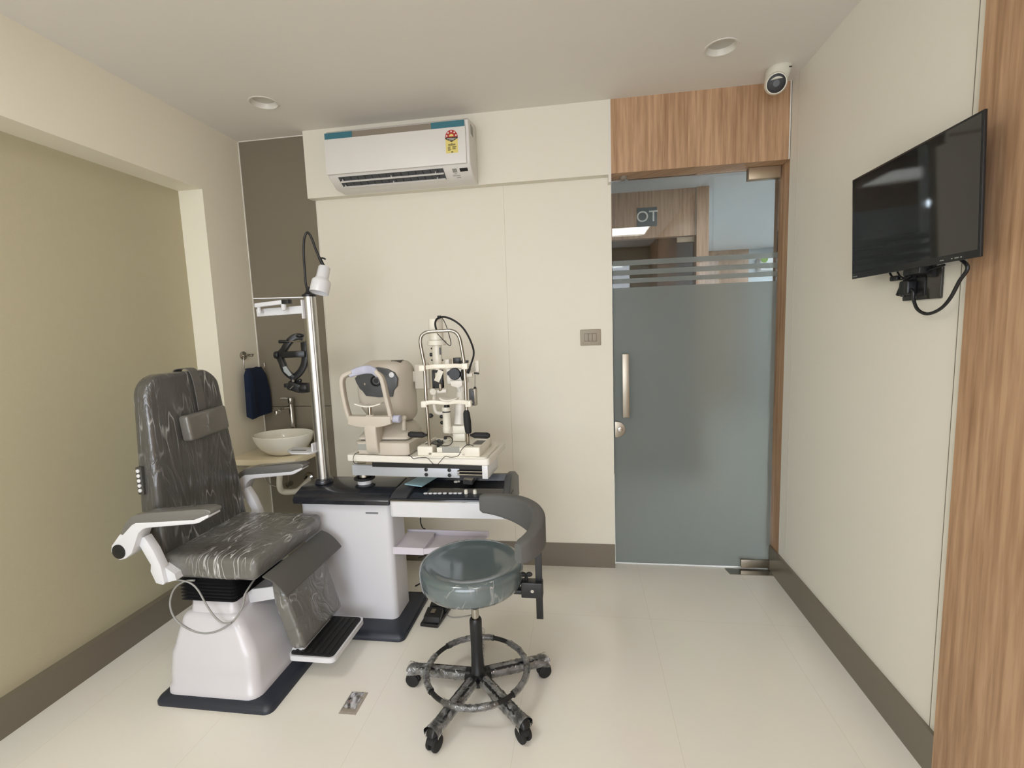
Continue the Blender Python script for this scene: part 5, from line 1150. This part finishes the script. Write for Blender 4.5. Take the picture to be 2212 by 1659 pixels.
# ================================================================== FLOOR THINGS
fp_ = thing('foot_pedal', (-.71, 2.05, 0), 'black double foot pedal on the floor behind the swivel stool', 'pedal')
bm = bmesh.new(); prism(bm, [(-.757, 1.968), (-.672, 1.962), (-.652, 2.115), (-.668, 2.150), (-.748, 2.152)], 'Z', 0, .016, bev=.003); ob('base', bm, M_BLACK, fp_)
for y0, y1 in ((1.978, 2.052), (2.066, 2.138)):
    bm = bmesh.new(); prism(bm, [(y0, .016), (y0 + .004, .040), (y1 - .006, .050), (y1, .018)], 'X', -.745, -.668 + (y0 - 1.97) * .1, bev=.004, seg=3); pd_ = ob('pedal', bm, M_BLACK, fp_)
    bm = bmesh.new(); ym = (y0 + y1) / 2; box(bm, -.718, -.698, ym - .012, ym + .018, .0475, .0500, mtx=None); ob('pedal_label', bm, M_STEEL, pd_)
cb_ = thing('pedal_cable', (-.55, 2.0, 0), 'thin grey cable running over the floor from the foot pedal', 'cable')
bm = bmesh.new(); tube(bm, [(-.668, 2.06, .008)] + [at(a, b, Z=.003) for a, b in ((975, 1333), (990, 1333), (1005, 1331), (1018, 1328), (1027, 1322))], .0025, n=8); ob('cord', bm, M_GREYC, cb_)
cb_ = thing('cable_bundle', (-.80, 2.3, 0), 'loops of black cable on the floor behind the white cabinet', 'cable')
bm = bmesh.new()
tube(bm, [(-.90, 2.30, .003), (-.84, 2.38, .004), (-.76, 2.42, .004), (-.68, 2.40, .004), (-.66, 2.33, .004), (-.74, 2.30, .004), (-.83, 2.32, .006), (-.86, 2.40, .01)], .0035, n=8)
tube(bm, [(-.88, 2.34, .06), (-.80, 2.36, .085), (-.72, 2.40, .08), (-.66, 2.42, .05), (-.62, 2.38, .01), (-.70, 2.33, .004)], .003, n=8)
tube(bm, [(-.92, 2.42, .10), (-.84, 2.44, .12), (-.74, 2.47, .12), (-.62, 2.46, .05), (-.66, 2.40, .004)], .003, n=8)
ob('cord', bm, M_RUBBER, cb_)
cb_ = thing('console_cable', (-.66, 2.25, .45), 'thin black cable hanging down behind the console underside', 'cable')
bm = bmesh.new(); tube(bm, [at(908, 1118, Y=2.16), at(909, 1130, Y=2.17), at(913, 1140, Y=2.18), at(920, 1148, Y=2.185), at(920, 1190, Y=2.22), (-.70, 2.30, .10), (-.70, 2.34, .004)], .0028, n=8); ob('cord', bm, M_RUBBER, cb_)
fb = thing('floor_outlet_box', (-.853, 1.505, 0), 'open rectangular floor outlet in the tiles with bagged wires inside', 'floor outlet')
q = [at(731, 1541, Z=.0015), at(768, 1544, Z=.0015), at(795, 1496, Z=.0015), at(760, 1494, Z=.0015)]
bm = bmesh.new(); loft(bm, [[(p.x, p.y, z) for p in q] for z in (.0003, .0018)]); ob('box_liner', bm, M_BOXF, fb)
bm = bmesh.new(); c_ = (q[0] + q[2]) / 2 + Vector((0, .012, .004))
for i, (dx, dy, r) in enumerate(((-.012, 0, .014), (-.008, .006, .010), (.014, -.012, .011))):
    tube(bm, [c_ + Vector((dx + r * math.cos(t), dy + r * 1.6 * math.sin(t), .001 * math.sin(3 * t))) for t in [k * PI / 5 for k in range(9)]], .0016, n=8)
cyl(bm, c_ + Vector((.010, .02, .001)), c_ + Vector((.017, .032, .001)), .003, n=10); cyl(bm, c_ + Vector((-.016, .016, .001)), c_ + Vector((-.006, .030, .001)), .0035, n=10)
ob('wires', bm, M_DGREY, fb)
bm = bmesh.new(); tube(bm, [c_ + Vector((-.018, -.014, .002)), c_ + Vector((-.010, -.020, .003)), c_ + Vector((-.003, -.013, .002))], .0014, n=8); ob('red_wire', bm, M_RED, fb, label='red wire')
bm = bmesh.new(); N1 = 16; g = [[None] * (N1 + 1) for _ in range(N1 + 1)]
for i in range(N1 + 1):
    for j in range(N1 + 1):
        u, v = .06 + .88 * i / N1, .06 + .88 * j / N1; p = (q[0] * (1 - u) + q[1] * u) * (1 - v) + (q[3] * (1 - u) + q[2] * u) * v
        e_ = min(u, v, 1 - u, 1 - v); g[i][j] = bm.verts.new((p.x, p.y, .0025 + min(e_ * 8, 1) * (.008 + .003 * noise.noise(Vector((p.x * 50, p.y * 50, 0))))))
for i in range(N1):
    for j in range(N1): bm.faces.new([g[i][j], g[i + 1][j], g[i + 1][j + 1], g[i][j + 1]])
ob('plastic_bag', bm, glassy('bag_film', (.9, .9, .88), .7, .12), fb)
